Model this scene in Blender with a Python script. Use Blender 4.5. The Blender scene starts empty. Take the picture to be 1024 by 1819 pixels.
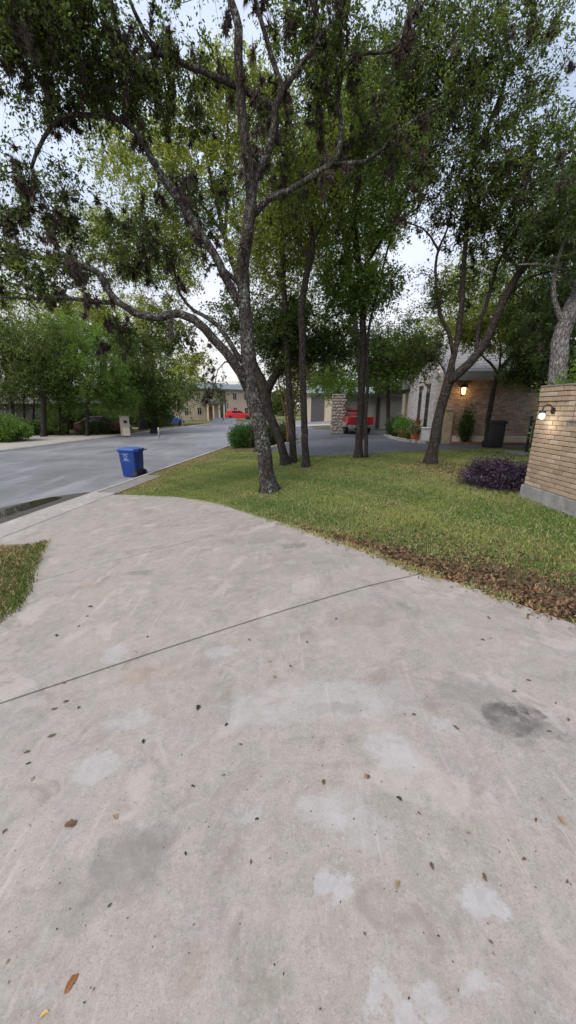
import bpy, bmesh, math, random
import numpy as np
from mathutils import Vector, Matrix
R = math.radians
rng = np.random.default_rng(7); random.seed(7)
scene = bpy.context.scene
COL = scene.collection

# ------------------------------------------------------------------ camera
TP = .2898; PITCH = math.atan(TP); CP, SP = math.cos(PITCH), math.sin(PITCH); FPX = 640.; HC = 1.55
cam = bpy.data.cameras.new('camera'); cam_o = bpy.data.objects.new('camera', cam); COL.objects.link(cam_o)
cam_o.location = (0, 0, HC); cam_o.rotation_euler = (R(90) - PITCH, 0, 0)
cam.sensor_fit = 'HORIZONTAL'; cam.sensor_width = 36; cam.lens = 36 * FPX / 1024
cam.clip_start = .05; cam.clip_end = 5000
scene.camera = cam_o
# ------------------------------------------------------------------ sky, sun, exposure
world = bpy.data.worlds.new('World'); scene.world = world; world.use_nodes = True
wn, wl = world.node_tree.nodes, world.node_tree.links
wn.clear()
SUN_EL, SUN_AZ = 48, -140      # degrees; azimuth from +Y towards +X
out = wn.new('ShaderNodeOutputWorld'); bg = wn.new('ShaderNodeBackground')
sky = wn.new('ShaderNodeTexSky'); sky.sky_type = 'NISHITA'; sky.sun_disc = False
sky.sun_elevation = R(SUN_EL); sky.sun_rotation = R(SUN_AZ); sky.air_density = 1.2; sky.dust_density = 3.0
tc = wn.new('ShaderNodeTexCoord'); mp = wn.new('ShaderNodeMapping'); mp.inputs['Scale'].default_value = (1, 1, 2.6)
nz = wn.new('ShaderNodeTexNoise'); nz.inputs['Scale'].default_value = 2.2; nz.inputs['Detail'].default_value = 7; nz.inputs['Roughness'].default_value = .55
cr = wn.new('ShaderNodeMapRange'); cr.inputs['From Min'].default_value = .32; cr.inputs['From Max'].default_value = .68
cr.inputs['To Min'].default_value = .5; cr.inputs['To Max'].default_value = .96
mx = wn.new('ShaderNodeMix'); mx.data_type = 'RGBA'
# thin overcast: cool above, faintly warm towards the horizon
sx = wn.new('ShaderNodeSeparateXYZ'); er = wn.new('ShaderNodeMapRange'); er.inputs['From Min'].default_value = 0.0; er.inputs['From Max'].default_value = .42
cc = wn.new('ShaderNodeMix'); cc.data_type = 'RGBA'
cc.inputs[6].default_value = (9.6, 8.9, 8.5, 1); cc.inputs[7].default_value = (7.2, 8.0, 9.8, 1)
wl.new(tc.outputs['Generated'], mp.inputs['Vector']); wl.new(mp.outputs[0], nz.inputs['Vector'])
wl.new(nz.outputs['Fac'], cr.inputs['Value']); wl.new(tc.outputs['Generated'], sx.inputs[0]); wl.new(sx.outputs['Z'], er.inputs['Value'])
wl.new(er.outputs[0], cc.inputs[0]); wl.new(cr.outputs[0], mx.inputs[0]); wl.new(sky.outputs[0], mx.inputs[6]); wl.new(cc.outputs[2], mx.inputs[7])
wl.new(mx.outputs[2], bg.inputs['Color']); bg.inputs['Strength'].default_value = .088; wl.new(bg.outputs[0], out.inputs['Surface'])
sun = bpy.data.lights.new('sun', 'SUN'); sun.energy = 1.9; sun.angle = R(32); sun.color = (1, .95, .88)
sun_o = bpy.data.objects.new('sun', sun); COL.objects.link(sun_o)
az, el = R(SUN_AZ), R(SUN_EL)
sd = Vector((math.sin(az) * math.cos(el), math.cos(az) * math.cos(el), math.sin(el)))
sun_o.rotation_euler = sd.to_track_quat('Z', 'Y').to_euler()
vs = scene.view_settings; vs.view_transform = 'Standard'; vs.look = 'None'; vs.exposure = 0.62; vs.gamma = 1; vs.use_curve_mapping = False

# ------------------------------------------------------------------ pixel helpers (directions only; distance from the ground or the thing touched)
def ray(px, py):
    u = (px - 512) / FPX; v = (909.5 - py) / FPX
    return np.array([u, CP + v * SP, -SP + v * CP])
def P(px, py, Y):
    r = ray(px, py); t = Y / r[1]; return np.array([r[0] * t, Y, HC + r[2] * t])
def hitz(px, py, z):
    r = ray(px, py); t = (z - HC) / r[2]; return np.array([r[0] * t, r[1] * t, z])
TH = R(7.5); CT, ST = math.cos(TH), math.sin(TH)
QN, QF, ZS = 6.45, 17.6, -.72          # street kerbs and level
def qof(x, y): return -x * CT + y * ST
def sof(x, y): return x * ST + y * CT
def sq(s, q): return (s * ST - q * CT, s * CT + q * ST)
def sm(a, b, t):
    t = np.clip((t - a) / (b - a), 0, 1); return t * t * (3 - 2 * t)
def ramp(t):
    t = np.clip(t, 0, 1); return .55 * t + .45 * t * t * (3 - 2 * t)
def zg(x, y):
    q = qof(x, y); r = ramp((q + .3) / 6.0)
    z = -.62 * r - .34 * sm(13, 30, y) * (1 - r)
    return z + .25 * sm(20, 34, q) * sm(60, 20, np.asarray(y, float)) + .004 * np.sin(x * 1.7) * np.sin(y * 1.3)
def G(px, py, dz=0.):
    z = 0.
    for _ in range(25):
        h = hitz(px, py, z + dz); z = .5 * z + .5 * float(zg(h[0], h[1]))
    return hitz(px, py, z + dz)
def ground(x, y): return float(zg(x, y))

# ------------------------------------------------------------------ materials
MATS = {}
def new_mat(name):
    m = bpy.data.materials.new(name); m.use_nodes = True; MATS[name] = m
    nt = m.node_tree; return m, nt, nt.nodes['Principled BSDF']
def coords(nt, scale=(1, 1, 1), kind='Object'):
    t = nt.nodes.new('ShaderNodeTexCoord'); mpn = nt.nodes.new('ShaderNodeMapping'); mpn.inputs['Scale'].default_value = scale
    nt.links.new(t.outputs[kind], mpn.inputs['Vector']); return mpn.outputs[0]
def noise(nt, vec, scale, detail=4, rough=.6, dist=0):
    n = nt.nodes.new('ShaderNodeTexNoise'); n.inputs['Scale'].default_value = scale; n.inputs['Detail'].default_value = detail
    n.inputs['Roughness'].default_value = rough; n.inputs['Distortion'].default_value = dist
    nt.links.new(vec, n.inputs['Vector']); return n.outputs['Fac']
def mrange(nt, v, a, b, c=0., d=1., smooth=False):
    n = nt.nodes.new('ShaderNodeMapRange'); nt.links.new(v, n.inputs[0])
    if smooth: n.interpolation_type = 'SMOOTHSTEP'
    for i, k in zip((1, 2, 3, 4), (a, b, c, d)): n.inputs[i].default_value = k
    return n.outputs[0]
def mixc(nt, fac, a, b, mode='MIX'):
    n = nt.nodes.new('ShaderNodeMix'); n.data_type = 'RGBA'; n.blend_type = mode
    if isinstance(fac, (int, float)): n.inputs[0].default_value = fac
    else: nt.links.new(fac, n.inputs[0])
    for i, v in ((6, a), (7, b)):
        if isinstance(v, tuple): n.inputs[i].default_value = (*v, 1) if len(v) == 3 else v
        else: nt.links.new(v, n.inputs[i])
    return n.outputs[2]
def math_(nt, op, a, b=None):
    n = nt.nodes.new('ShaderNodeMath'); n.operation = op
    for i, v in ((0, a), (1, b)):
        if v is None: continue
        if isinstance(v, (int, float)): n.inputs[i].default_value = v
        else: nt.links.new(v, n.inputs[i])
    return n.outputs[0]
def bump(nt, bsdf, h, strength=.4, dist=.01):
    b = nt.nodes.new('ShaderNodeBump'); b.inputs['Strength'].default_value = strength; b.inputs['Distance'].default_value = dist
    nt.links.new(h, b.inputs['Height']); nt.links.new(b.outputs[0], bsdf.inputs['Normal'])
def simple(name, col, rough=.6, var=.25, scale=6, metal=0, bmp=0, spec=None, coat=0):
    m, nt, b = new_mat(name); v = coords(nt)
    n = noise(nt, v, scale, 6, .65)
    dark = tuple(c * (1 - var) for c in col); lite = tuple(min(1, c * (1 + var)) for c in col)
    c = mixc(nt, mrange(nt, n, .3, .7), dark, lite)
    nt.links.new(c, b.inputs['Base Color']); b.inputs['Roughness'].default_value = rough; b.inputs['Metallic'].default_value = metal
    if spec is not None: b.inputs['Specular IOR Level'].default_value = spec
    if coat: b.inputs['Coat Weight'].default_value = coat; b.inputs['Coat Roughness'].default_value = .08
    if bmp: bump(nt, b, noise(nt, v, scale * 6, 5), bmp, .01)
    return m
def attr_leaf(name, rough=.55, trans=.35):
    m, nt, b = new_mat(name)
    a = nt.nodes.new('ShaderNodeAttribute'); a.attribute_name = 'col'
    nt.links.new(a.outputs['Color'], b.inputs['Base Color']); b.inputs['Roughness'].default_value = rough; b.inputs['Specular IOR Level'].default_value = .3
    if trans:
        t = nt.nodes.new('ShaderNodeBsdfTranslucent'); mxs = nt.nodes.new('ShaderNodeMixShader'); mxs.inputs[0].default_value = trans
        hs = mixc(nt, 1.0, a.outputs['Color'], (1.5, 1.55, .75), 'MULTIPLY')
        nt.links.new(hs, t.inputs['Color'])
        nt.links.new(b.outputs[0], mxs.inputs[1]); nt.links.new(t.outputs[0], mxs.inputs[2])
        nt.links.new(mxs.outputs[0], nt.nodes['Material Output'].inputs['Surface'])
    return m
def emit(name, col, s):
    m, nt, b = new_mat(name); b.inputs['Emission Color'].default_value = (*col, 1); b.inputs['Emission Strength'].default_value = s
    b.inputs['Base Color'].default_value = (.8, .8, .78, 1); return m

def concrete(name, base, blobs=(), streak=True, grain=1.0):
    m, nt, b = new_mat(name); v = coords(nt)
    n1 = noise(nt, v, .55, 5, .6); n2 = noise(nt, v, 3.2, 8, .7, .6); n3 = noise(nt, v, 38, 5, .7); n4 = noise(nt, v, 240, 2, .5)
    c = mixc(nt, mrange(nt, n1, .3, .7), tuple(k * .86 for k in base), tuple(k * 1.08 for k in base))
    pink = (base[0] * 1.03, base[1] * .95, base[2] * .92); grn = (base[0] * .95, base[1] * .99, base[2] * .93)
    c = mixc(nt, mrange(nt, noise(nt, v, 1.1, 3), .35, .65), c, mixc(nt, mrange(nt, n2, .35, .65), pink, grn))
    c = mixc(nt, mrange(nt, n2, .44, .68, .0, .6), c, tuple(k * .68 for k in base))
    n5 = noise(nt, v, 11, 7, .75, .8); c = mixc(nt, mrange(nt, n5, .47, .62, 0, .42), c, tuple(min(1, k * 1.26) for k in base)); c = mixc(nt, mrange(nt, n5, .48, .3, 0, .38), c, tuple(k * .66 for k in base))
    c = mixc(nt, mrange(nt, n3, .4, .72, 0, .35), c, tuple(min(1, k * 1.22) for k in base))
    c = mixc(nt, mrange(nt, n4, .5, .72, 0, .6 * grain), c, tuple(k * .62 for k in base))
    n6 = noise(nt, v, 1.9, 9, .78, 1.2); c = mixc(nt, mrange(nt, n6, .52, .66, 0, .62), c, (base[0] * .58, base[1] * .56, base[2] * .54))
    n7 = noise(nt, v, 95, 3, .6); c = mixc(nt, mrange(nt, n7, .56, .7, 0, .5), c, tuple(k * .55 for k in base)); c = mixc(nt, mrange(nt, n7, .42, .3, 0, .4), c, tuple(k * 1.35 for k in base))
    c = mixc(nt, mrange(nt, noise(nt, v, 2.7, 4, .55, .5), .585, .64, 0, .38), c, tuple(k * 1.36 for k in base)); c = mixc(nt, mrange(nt, noise(nt, v, 4.3, 5, .6, .8), .60, .68, 0, .5), c, (base[0] * .62, base[1] * .58, base[2] * .54))
    if streak:   # long scuffs and drag marks
        sv = coords(nt, (14, .9, 1)); sv.node.inputs['Rotation'].default_value = (0, 0, .12); sn = noise(nt, sv, 1.6, 6, .75, .4)
        c = mixc(nt, math_(nt, 'MULTIPLY', mrange(nt, sn, .57, .66, 0, .85), mrange(nt, noise(nt, v, .9, 3), .45, .6)), c, tuple(min(1, k * 1.35) for k in base))
        sv2 = coords(nt, (1.1, 7, 1)); sn2 = noise(nt, sv2, 1.3, 6, .75, .8)
        c = mixc(nt, mrange(nt, sn2, .6, .72, 0, .3), c, tuple(min(1, k * 1.28) for k in base))
    if blobs:
        wv = nt.nodes.new('ShaderNodeTexNoise'); wv.inputs['Scale'].default_value = 7; wv.inputs['Detail'].default_value = 6; wv.inputs['Roughness'].default_value = .7; nt.links.new(v, wv.inputs['Vector'])
        sc = nt.nodes.new('ShaderNodeVectorMath'); sc.operation = 'MULTIPLY_ADD'
        nt.links.new(wv.outputs['Color'], sc.inputs[0]); sc.inputs[1].default_value = (.26, .26, 0); nt.links.new(v, sc.inputs[2])
        for (x, y, rx, ry, col, amt, tex) in blobs:
            s = nt.nodes.new('ShaderNodeVectorMath'); s.operation = 'SUBTRACT'; nt.links.new(sc.outputs[0], s.inputs[0]); s.inputs[1].default_value = (x + .13, y + .13, 0)
            d = nt.nodes.new('ShaderNodeVectorMath'); d.operation = 'MULTIPLY'; nt.links.new(s.outputs[0], d.inputs[0]); d.inputs[1].default_value = (1 / rx, 1 / ry, 0)
            l = nt.nodes.new('ShaderNodeVectorMath'); l.operation = 'LENGTH'; nt.links.new(d.outputs[0], l.inputs[0])
            f = mrange(nt, l.outputs['Value'], .72, 1.08, amt, 0, True)
            f = math_(nt, 'MULTIPLY', f, mrange(nt, noise(nt, v, tex, 7, .75), .35, .62, .25, 1))
            c = mixc(nt, f, c, col)
    # small pits and grit
    vo = nt.nodes.new('ShaderNodeTexVoronoi'); vo.inputs['Scale'].default_value = 34; nt.links.new(v, vo.inputs['Vector'])
    wn_ = nt.nodes.new('ShaderNodeSeparateColor'); nt.links.new(vo.outputs['Color'], wn_.inputs[0])
    pit = math_(nt, 'MULTIPLY', mrange(nt, vo.outputs['Distance'], .06, .13, 1, 0), mrange(nt, wn_.outputs[0], .72, .8))
    c = mixc(nt, math_(nt, 'MULTIPLY', pit, .8), c, (.06, .05, .045))
    nt.links.new(c, b.inputs['Base Color']); b.inputs['Roughness'].default_value = .85; b.inputs['Specular IOR Level'].default_value = .25
    h = math_(nt, 'ADD', math_(nt, 'MULTIPLY', n2, .6), math_(nt, 'ADD', math_(nt, 'MULTIPLY', n3, .3), math_(nt, 'MULTIPLY', n4, .25)))
    bump(nt, b, h, .35, .006)
    return m
def asphalt(name, base):
    m, nt, b = new_mat(name); v = coords(nt)
    n1 = noise(nt, v, .35, 5, .6); n3 = noise(nt, v, 60, 4, .7)
    c = mixc(nt, mrange(nt, n1, .35, .65), tuple(k * .7 for k in base), tuple(k * 1.3 for k in base))
    sv = coords(nt, (.5, .12, 1)); sv.node.inputs['Rotation'].default_value = (0, 0, TH)
    sn = noise(nt, sv, 2.2, 6, .7, .5)
    c = mixc(nt, mrange(nt, sn, .5, .66, 0, .75), c, tuple(k * 1.7 for k in base))
    sv2 = coords(nt, (.14, .7, 1)); sn2 = noise(nt, sv2, 1.7, 5, .7, .7)
    c = mixc(nt, mrange(nt, sn2, .55, .7, 0, .5), c, tuple(k * 1.5 for k in base))
    c = mixc(nt, mrange(nt, n3, .4, .7, 0, .5), c, tuple(k * .55 for k in base))
    nt.links.new(c, b.inputs['Base Color']); nt.links.new(mrange(nt, sn, .3, .7, .55, .75), b.inputs['Roughness'])
    bump(nt, b, n3, .5, .006); return m
def bark(name, base, lichen, amt=.5, sc=1.0):
    m, nt, b = new_mat(name); v = coords(nt)
    v2 = coords(nt, (1, 1, .28))
    vo = nt.nodes.new('ShaderNodeTexVoronoi'); vo.feature = 'DISTANCE_TO_EDGE'; vo.inputs['Scale'].default_value = 26 * sc
    wn_ = nt.nodes.new('ShaderNodeTexNoise'); wn_.inputs['Scale'].default_value = 9 * sc; wn_.inputs['Detail'].default_value = 4; nt.links.new(v2, wn_.inputs['Vector'])
    ad = nt.nodes.new('ShaderNodeVectorMath'); ad.operation = 'MULTIPLY_ADD'; nt.links.new(wn_.outputs['Color'], ad.inputs[0]); ad.inputs[1].default_value = (.12, .12, .12); nt.links.new(v2, ad.inputs[2])
    nt.links.new(ad.outputs[0], vo.inputs['Vector'])
    pl = mrange(nt, vo.outputs['Distance'], 0, .22)
    n1 = noise(nt, v, 6, 6, .7); n2 = noise(nt, v, 17 * sc, 6, .75, .6)
    c = mixc(nt, pl, tuple(k * .3 for k in base), mixc(nt, mrange(nt, n1, .3, .7), tuple(k * .65 for k in base), tuple(k * 1.3 for k in base)))
    c = mixc(nt, math_(nt, 'MULTIPLY', mrange(nt, n2, .5, .62), mrange(nt, noise(nt, v, 2.1, 4), .42, .6, 0, amt)), c, lichen)
    nt.links.new(c, b.inputs['Base Color']); b.inputs['Roughness'].default_value = .95; b.inputs['Specular IOR Level'].default_value = .1
    bump(nt, b, math_(nt, 'ADD', pl, n2), .9, .02); return m
def brickmat(name, c1, c2, mortar, kind='Generated', w=.2, h=.075, white=0.):
    m, nt, b = new_mat(name)
    t = nt.nodes.new('ShaderNodeUVMap')
    br = nt.nodes.new('ShaderNodeTexBrick'); br.inputs['Scale'].default_value = 1; br.inputs['Brick Width'].default_value = w; br.inputs['Row Height'].default_value = h
    br.inputs['Mortar Size'].default_value = .008; br.inputs['Mortar Smooth'].default_value = .3; br.inputs['Bias'].default_value = 0
    br.inputs['Color1'].default_value = (*c1, 1); br.inputs['Color2'].default_value = (*c2, 1); br.inputs['Mortar'].default_value = (*mortar, 1)
    nt.links.new(t.outputs[0], br.inputs['Vector'])
    v = coords(nt); n = noise(nt, v, 2.3, 6, .7); n2 = noise(nt, v, 14, 5, .7)
    c = mixc(nt, mrange(nt, n, .35, .7, 0, .5), br.outputs['Color'], tuple(k * .6 for k in c1))
    c = mixc(nt, mrange(nt, n2, .45, .65, 0, .35 + white), c, tuple(min(.7, k * 1.4) for k in c2))
    nt.links.new(c, b.inputs['Base Color']); b.inputs['Roughness'].default_value = .9
    bump(nt, b, math_(nt, 'ADD', math_(nt, 'MULTIPLY', br.outputs['Fac'], -1), math_(nt, 'MULTIPLY', n2, .5)), .7, .012); return m

# ------------------------------------------------------------------ mesh helpers
class MB:
    def __init__(s): s.v = []; s.f = []; s.uv = None
    def add(s, vs_, fs):
        o = len(s.v); s.v += [tuple(map(float, p)) for p in vs_]; s.f += [tuple(i + o for i in f) for f in fs]; return s
    def box(s, x0, x1, y0, y1, z0, z1):
        return s.add([(x0, y0, z0), (x1, y0, z0), (x1, y1, z0), (x0, y1, z0), (x0, y0, z1), (x1, y0, z1), (x1, y1, z1), (x0, y1, z1)],
                     [(3, 2, 1, 0), (4, 5, 6, 7), (0, 1, 5, 4), (1, 2, 6, 5), (2, 3, 7, 6), (3, 0, 4, 7)])
    def prism(s, poly, a, b, axis=1):     # extrude a 2-D outline along an axis
        n = len(poly); mk = {0: lambda p, t: (t, p[0], p[1]), 1: lambda p, t: (p[0], t, p[1]), 2: lambda p, t: (p[0], p[1], t)}[axis]
        v = [mk(p, a) for p in poly] + [mk(p, b) for p in poly]
        return s.add(v, [tuple(range(n - 1, -1, -1)), tuple(range(n, 2 * n))] + [(i, (i + 1) % n, n + (i + 1) % n, n + i) for i in range(n)])
    def loft(s, rings, caps=True):
        n = len(rings[0]); v = [p for r in rings for p in r]; f = []
        for k in range(len(rings) - 1):
            for i in range(n): f.append((k * n + i, k * n + (i + 1) % n, (k + 1) * n + (i + 1) % n, (k + 1) * n + i))
        if caps: f += [tuple(range(n - 1, -1, -1)), tuple((len(rings) - 1) * n + i for i in range(n))]
        return s.add(v, f)
    def lathe(s, prof, n=16, c=(0, 0, 0), axis=2):
        rings = []
        for r, h in prof:
            ring = []
            for i in range(n):
                a = 2 * math.pi * i / n; x, y = r * math.cos(a), r * math.sin(a)
                ring.append({2: (c[0] + x, c[1] + y, c[2] + h), 0: (c[0] + h, c[1] + x, c[2] + y), 1: (c[0] + x, c[1] + h, c[2] + y)}[axis])
            rings.append(ring)
        return s.loft(rings)
    def tube(s, pts, rad, n=8):
        v, f = tube_arr(np.array(pts, float), np.array(rad if hasattr(rad, '__len__') else [rad] * len(pts), float), n)
        return s.add(v, f)
    def build(s, name, mat, parent=None, smooth=False, bevel=0, loc=None):
        me = bpy.data.meshes.new(name); me.from_pydata(s.v, [], s.f); me.update()
        bm = bmesh.new(); bm.from_mesh(me)
        if bevel: bmesh.ops.bevel(bm, geom=list(bm.edges), offset=bevel, segments=2, affect='EDGES', clamp_overlap=True)
        bmesh.ops.recalc_face_normals(bm, faces=bm.faces); bm.to_mesh(me); bm.free()
        return link(name, me, mat, parent, smooth, loc)
def link(name, me, mat, parent=None, smooth=False, loc=None):
    me.materials.append(MATS[mat])
    if smooth: me.polygons.foreach_set('use_smooth', [True] * len(me.polygons))
    o = bpy.data.objects.new(name, me); COL.objects.link(o); o.parent = parent
    if loc is not None: o.location = loc
    return o
def smooth_angle(o, ang=40):
    me = o.data; me.polygons.foreach_set('use_smooth', [True] * len(me.polygons)); me.set_sharp_from_angle(angle=R(ang))
def tag(o, label=None, cat=None, group=None, kind=None):
    for k, v in (('label', label), ('category', cat), ('group', group), ('kind', kind)):
        if v: o[k] = v
    return o
def thing(name, label, cat, loc=(0, 0, 0), rz=0, group=None):
    o = bpy.data.objects.new(name, None); COL.objects.link(o); o.location = tuple(map(float, loc)); o.rotation_euler = (0, 0, rz)
    o.empty_display_size = .2
    return tag(o, label, cat, group)
def copy_tree(o, parent=None):
    c = o.copy(); COL.objects.link(c); c.parent = parent
    for ch in list(o.children): copy_tree(ch, c)
    return c
def tube_arr(p, r, n, wob=0.):
    m = len(p); t = np.gradient(p, axis=0); t /= np.linalg.norm(t, axis=1, keepdims=True) + 1e-9
    ref = np.array([1., 0, 0]) if abs(t[0][0]) < .8 else np.array([0, 1., 0])
    u = ref - t * (t @ ref)[:, None]
    ln = np.linalg.norm(u, axis=1)
    if ln.min() < .15:
        ref = np.array([0.31, .2, .93]); u = ref - t * (t @ ref)[:, None]; ln = np.linalg.norm(u, axis=1)
    u /= ln[:, None] + 1e-9; w = np.cross(t, u)
    a = np.linspace(0, 2 * math.pi, n, endpoint=False)
    rr = r[:, None] * np.ones(n)
    if wob: rr = rr * (1 + wob * (np.sin(3 * a[None] + np.arange(m)[:, None] * .35) * .5 + rng.normal(0, .45, (m, n))))
    v = p[:, None] + rr[..., None] * (np.cos(a)[None, :, None] * u[:, None] + np.sin(a)[None, :, None] * w[:, None])
    i = np.arange(n); f = []
    k = (np.arange(m - 1) * n)[:, None]
    q = np.stack([k + i, k + (i + 1) % n, k + n + (i + 1) % n, k + n + i], -1).reshape(-1, 4)
    f = [tuple(x) for x in q.tolist()] + [tuple(range(n - 1, -1, -1)), tuple(range((m - 1) * n, m * n))]
    return v.reshape(-1, 3), f
def np_mesh(name, verts, quads, mat, parent=None, colors=None, nside=4):
    me = bpy.data.meshes.new(name); nv, nf = len(verts), len(quads)
    me.vertices.add(nv); me.vertices.foreach_set('co', np.ascontiguousarray(verts, np.float32).ravel())
    me.loops.add(nf * nside); me.loops.foreach_set('vertex_index', np.ascontiguousarray(quads, np.int32).ravel())
    me.polygons.add(nf); me.polygons.foreach_set('loop_start', np.arange(0, nf * nside, nside, dtype=np.int32))
    if colors is not None:
        at = me.color_attributes.new('col', 'FLOAT_COLOR', 'POINT')
        c4 = np.ones((nv, 4), np.float32); c4[:, :3] = colors; at.data.foreach_set('color', c4.ravel())
    me.update(calc_edges=True); return link(name, me, mat, parent)
def in_poly(x, y, poly):
    ins = np.zeros(len(x), bool); n = len(poly); j = n - 1
    for i in range(n):
        xi, yi = poly[i][:2]; xj, yj = poly[j][:2]
        c = ((yi > y) != (yj > y)) & (x < (xj - xi) * (y - yi) / (yj - yi + 1e-12) + xi); ins ^= c; j = i
    return ins
def edge_dist(x, y, line):
    d = np.full(len(x), 1e9)
    for (a, b) in zip(line[:-1], line[1:]):
        a = np.array(a[:2]); b = np.array(b[:2]); e = b - a; t = np.clip(((x - a[0]) * e[0] + (y - a[1]) * e[1]) / (e @ e + 1e-9), 0, 1)
        d = np.minimum(d, np.hypot(x - a[0] - t * e[0], y - a[1] - t * e[1]))
    return d
def sheet(name, poly, zf, mat, step=.5, thick=0., cuts=(), parent=None):
    bm = bmesh.new(); vs_ = [bm.verts.new((p[0], p[1], 0)) for p in poly]; bm.faces.new(vs_)
    bmesh.ops.triangulate(bm, faces=bm.faces[:])
    for (a, n) in cuts:   # keep the side the normal points away from
        bmesh.ops.bisect_plane(bm, geom=bm.verts[:] + bm.edges[:] + bm.faces[:], plane_co=(a[0], a[1], 0), plane_no=(n[0], n[1], 0), clear_outer=True)
    xs = [v.co.x for v in bm.verts]; ys = [v.co.y for v in bm.verts]
    for ax, lo, hi in ((0, min(xs), max(xs)), (1, min(ys), max(ys))):
        k = math.floor(lo / step) * step + step
        while k < hi:
            co = [0, 0, 0]; no = [0, 0, 0]; co[ax] = k + .0137; no[ax] = 1
            bmesh.ops.bisect_plane(bm, geom=bm.verts[:] + bm.edges[:] + bm.faces[:], plane_co=co, plane_no=no); k += step
    bmesh.ops.remove_doubles(bm, verts=bm.verts[:], dist=.001)
    for v in bm.verts: v.co.z = zf(v.co.x, v.co.y)
    bmesh.ops.recalc_face_normals(bm, faces=bm.faces[:])
    if sum(f.normal.z for f in bm.faces) < 0: bmesh.ops.reverse_faces(bm, faces=bm.faces[:])
    if thick:
        be = [e for e in bm.edges if e.is_boundary]
        g = bmesh.ops.extrude_edge_only(bm, edges=be)
        for v in g['geom']:
            if isinstance(v, bmesh.types.BMVert): v.co.z -= thick
    me = bpy.data.meshes.new(name); bm.to_mesh(me); bm.free()
    o = link(name, me, mat, parent); smooth_angle(o, 30); return o

# ================================================================== THE GROUND
W = lambda *pts: [tuple(G(*p)[:2]) for p in pts]
DRV_R = W((1024, 1117), (960, 1094), (900, 1071), (830, 1046), (745, 1022), (690, 999), (640, 979), (600, 965), (540, 945), (475, 924), (440, 912), (400, 899), (350, 889), (300, 884), (250, 881), (222, 880))
DRV_R = [(8, .3), (5, .85), (3.4, 1.5)] + DRV_R
DRV_L = W((75, 968), (60, 1000), (45, 1040), (32, 1068), (0, 1105)) + [(-3.0, 1.5), (-4.6, .6), (-5.4, -3)]
QA = 5.62                                    # apron joint
def clampq(p):
    s = sof(*p); return sq(s, QA - .006)
DRIVE = DRV_R[:-1] + [clampq(DRV_R[-1]), clampq(DRV_L[0])] + DRV_L + [(8, -3)]
S_A0, S_A1 = sof(*DRV_L[0]) - 9, sof(*DRV_R[-1]) + .25     # extent of the wide apron strip along the street

def blob_at(px, py, rx, ry, col, amt, tex):
    g = G(px, py); e = G(px + rx, py); f = G(px, py + ry)
    return (g[0], g[1], abs(e[0] - g[0]), abs(f[1] - g[1]), col, amt, tex)
LT, DK, RU = (.41, .40, .405), (.085, .078, .075), (.27, .18, .11)
blobs = [blob_at(*b) for b in [
    (595, 1605, 32, 34, LT, .75, 30), (865, 1620, 44, 42, LT, .8, 30), (690, 1785, 36, 30, LT, .65, 30), (748, 1765, 30, 26, LT, .6, 30), (845, 1760, 34, 32, LT, .65, 30),
    (172, 1370, 38, 28, LT, .6, 30), (440, 1462, 30, 22, LT, .5, 30), (590, 1450, 60, 42, LT, .5, 14), (690, 1335, 45, 36, LT, .55, 25), (560, 1255, 190, 44, LT, .42, 12), (790, 1302, 26, 14, LT, .55, 30),
    (395, 1165, 34, 10, LT, .5, 30), (208, 1165, 22, 18, LT, .5, 30), (230, 1290, 40, 22, LT, .4, 20), (650, 1480, 60, 40, LT, .3, 14), (80, 1790, 20, 20, LT, .4, 30),
    (905, 1280, 60, 36, DK, .8, 22), (895, 1270, 30, 16, (.05, .045, .045), .6, 40), (960, 1310, 40, 20, DK, .5, 20), (225, 1545, 70, 70, (.15, .135, .125), .55, 9), (265, 1500, 50, 40, (.15, .135, .125), .4, 11), (640, 1100, 70, 22, (.19, .165, .13), .45, 8),
    (525, 973, 28, 6, DK, .5, 18), (455, 960, 60, 12, (.17, .155, .135), .45, 9), (252, 1022, 22, 5, DK, .5, 26), (345, 1720, 26, 50, RU, .22, 12), (160, 1045, 20, 6, RU, .4, 16), (265, 1205, 60, 22, RU, .3, 9),
    (830, 1235, 60, 26, (.17, .16, .145), .4, 11), (470, 1790, 60, 40, (.2, .185, .135), .4, 8), (150, 1590, 80, 90, (.18, .165, .145), .35, 7), (520, 1010, 120, 18, (.2, .185, .165), .35, 6), (600, 1268, 60, 16, (.16, .145, .125), .35, 9)]]
concrete('concrete_drive', (.325, .290, .261), blobs)
concrete('concrete_kerb', (.36, .33, .30), (), False)
concrete('concrete_old', (.22, .205, .19), (), False)
simple('joint_dirt', (.05, .04, .035), .95, .5, 30)
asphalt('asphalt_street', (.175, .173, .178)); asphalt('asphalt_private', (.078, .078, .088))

# terrain: one sheet out to the horizon; colour follows what grows where
m, nt, b = new_mat('soil'); v = coords(nt)
n1 = noise(nt, v, .45, 6, .65); n2 = noise(nt, v, 5, 7, .7); n3 = noise(nt, v, 55, 4, .7)
c = mixc(nt, mrange(nt, n2, .35, .65), (.10, .075, .045), (.17, .13, .075))
c = mixc(nt, mrange(nt, n1, .42, .56), c, mixc(nt, n2, (.075, .095, .028), (.15, .15, .06)))
sxy = nt.nodes.new('ShaderNodeSeparateXYZ'); nt.links.new(v, sxy.inputs[0])
far = mrange(nt, sxy.outputs['Y'], 50, 60)
c = mixc(nt, math_(nt, 'MULTIPLY', far, .85), c, mixc(nt, n1, (.13, .16, .05), (.2, .2, .08)))
c = mixc(nt, mrange(nt, n3, .4, .7, 0, .5), c, (.05, .04, .025))
nt.links.new(c, b.inputs['Base Color']); b.inputs['Roughness'].default_value = .95; b.inputs['Specular IOR Level'].default_value = .1; bump(nt, b, n3, .8, .02)
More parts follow.
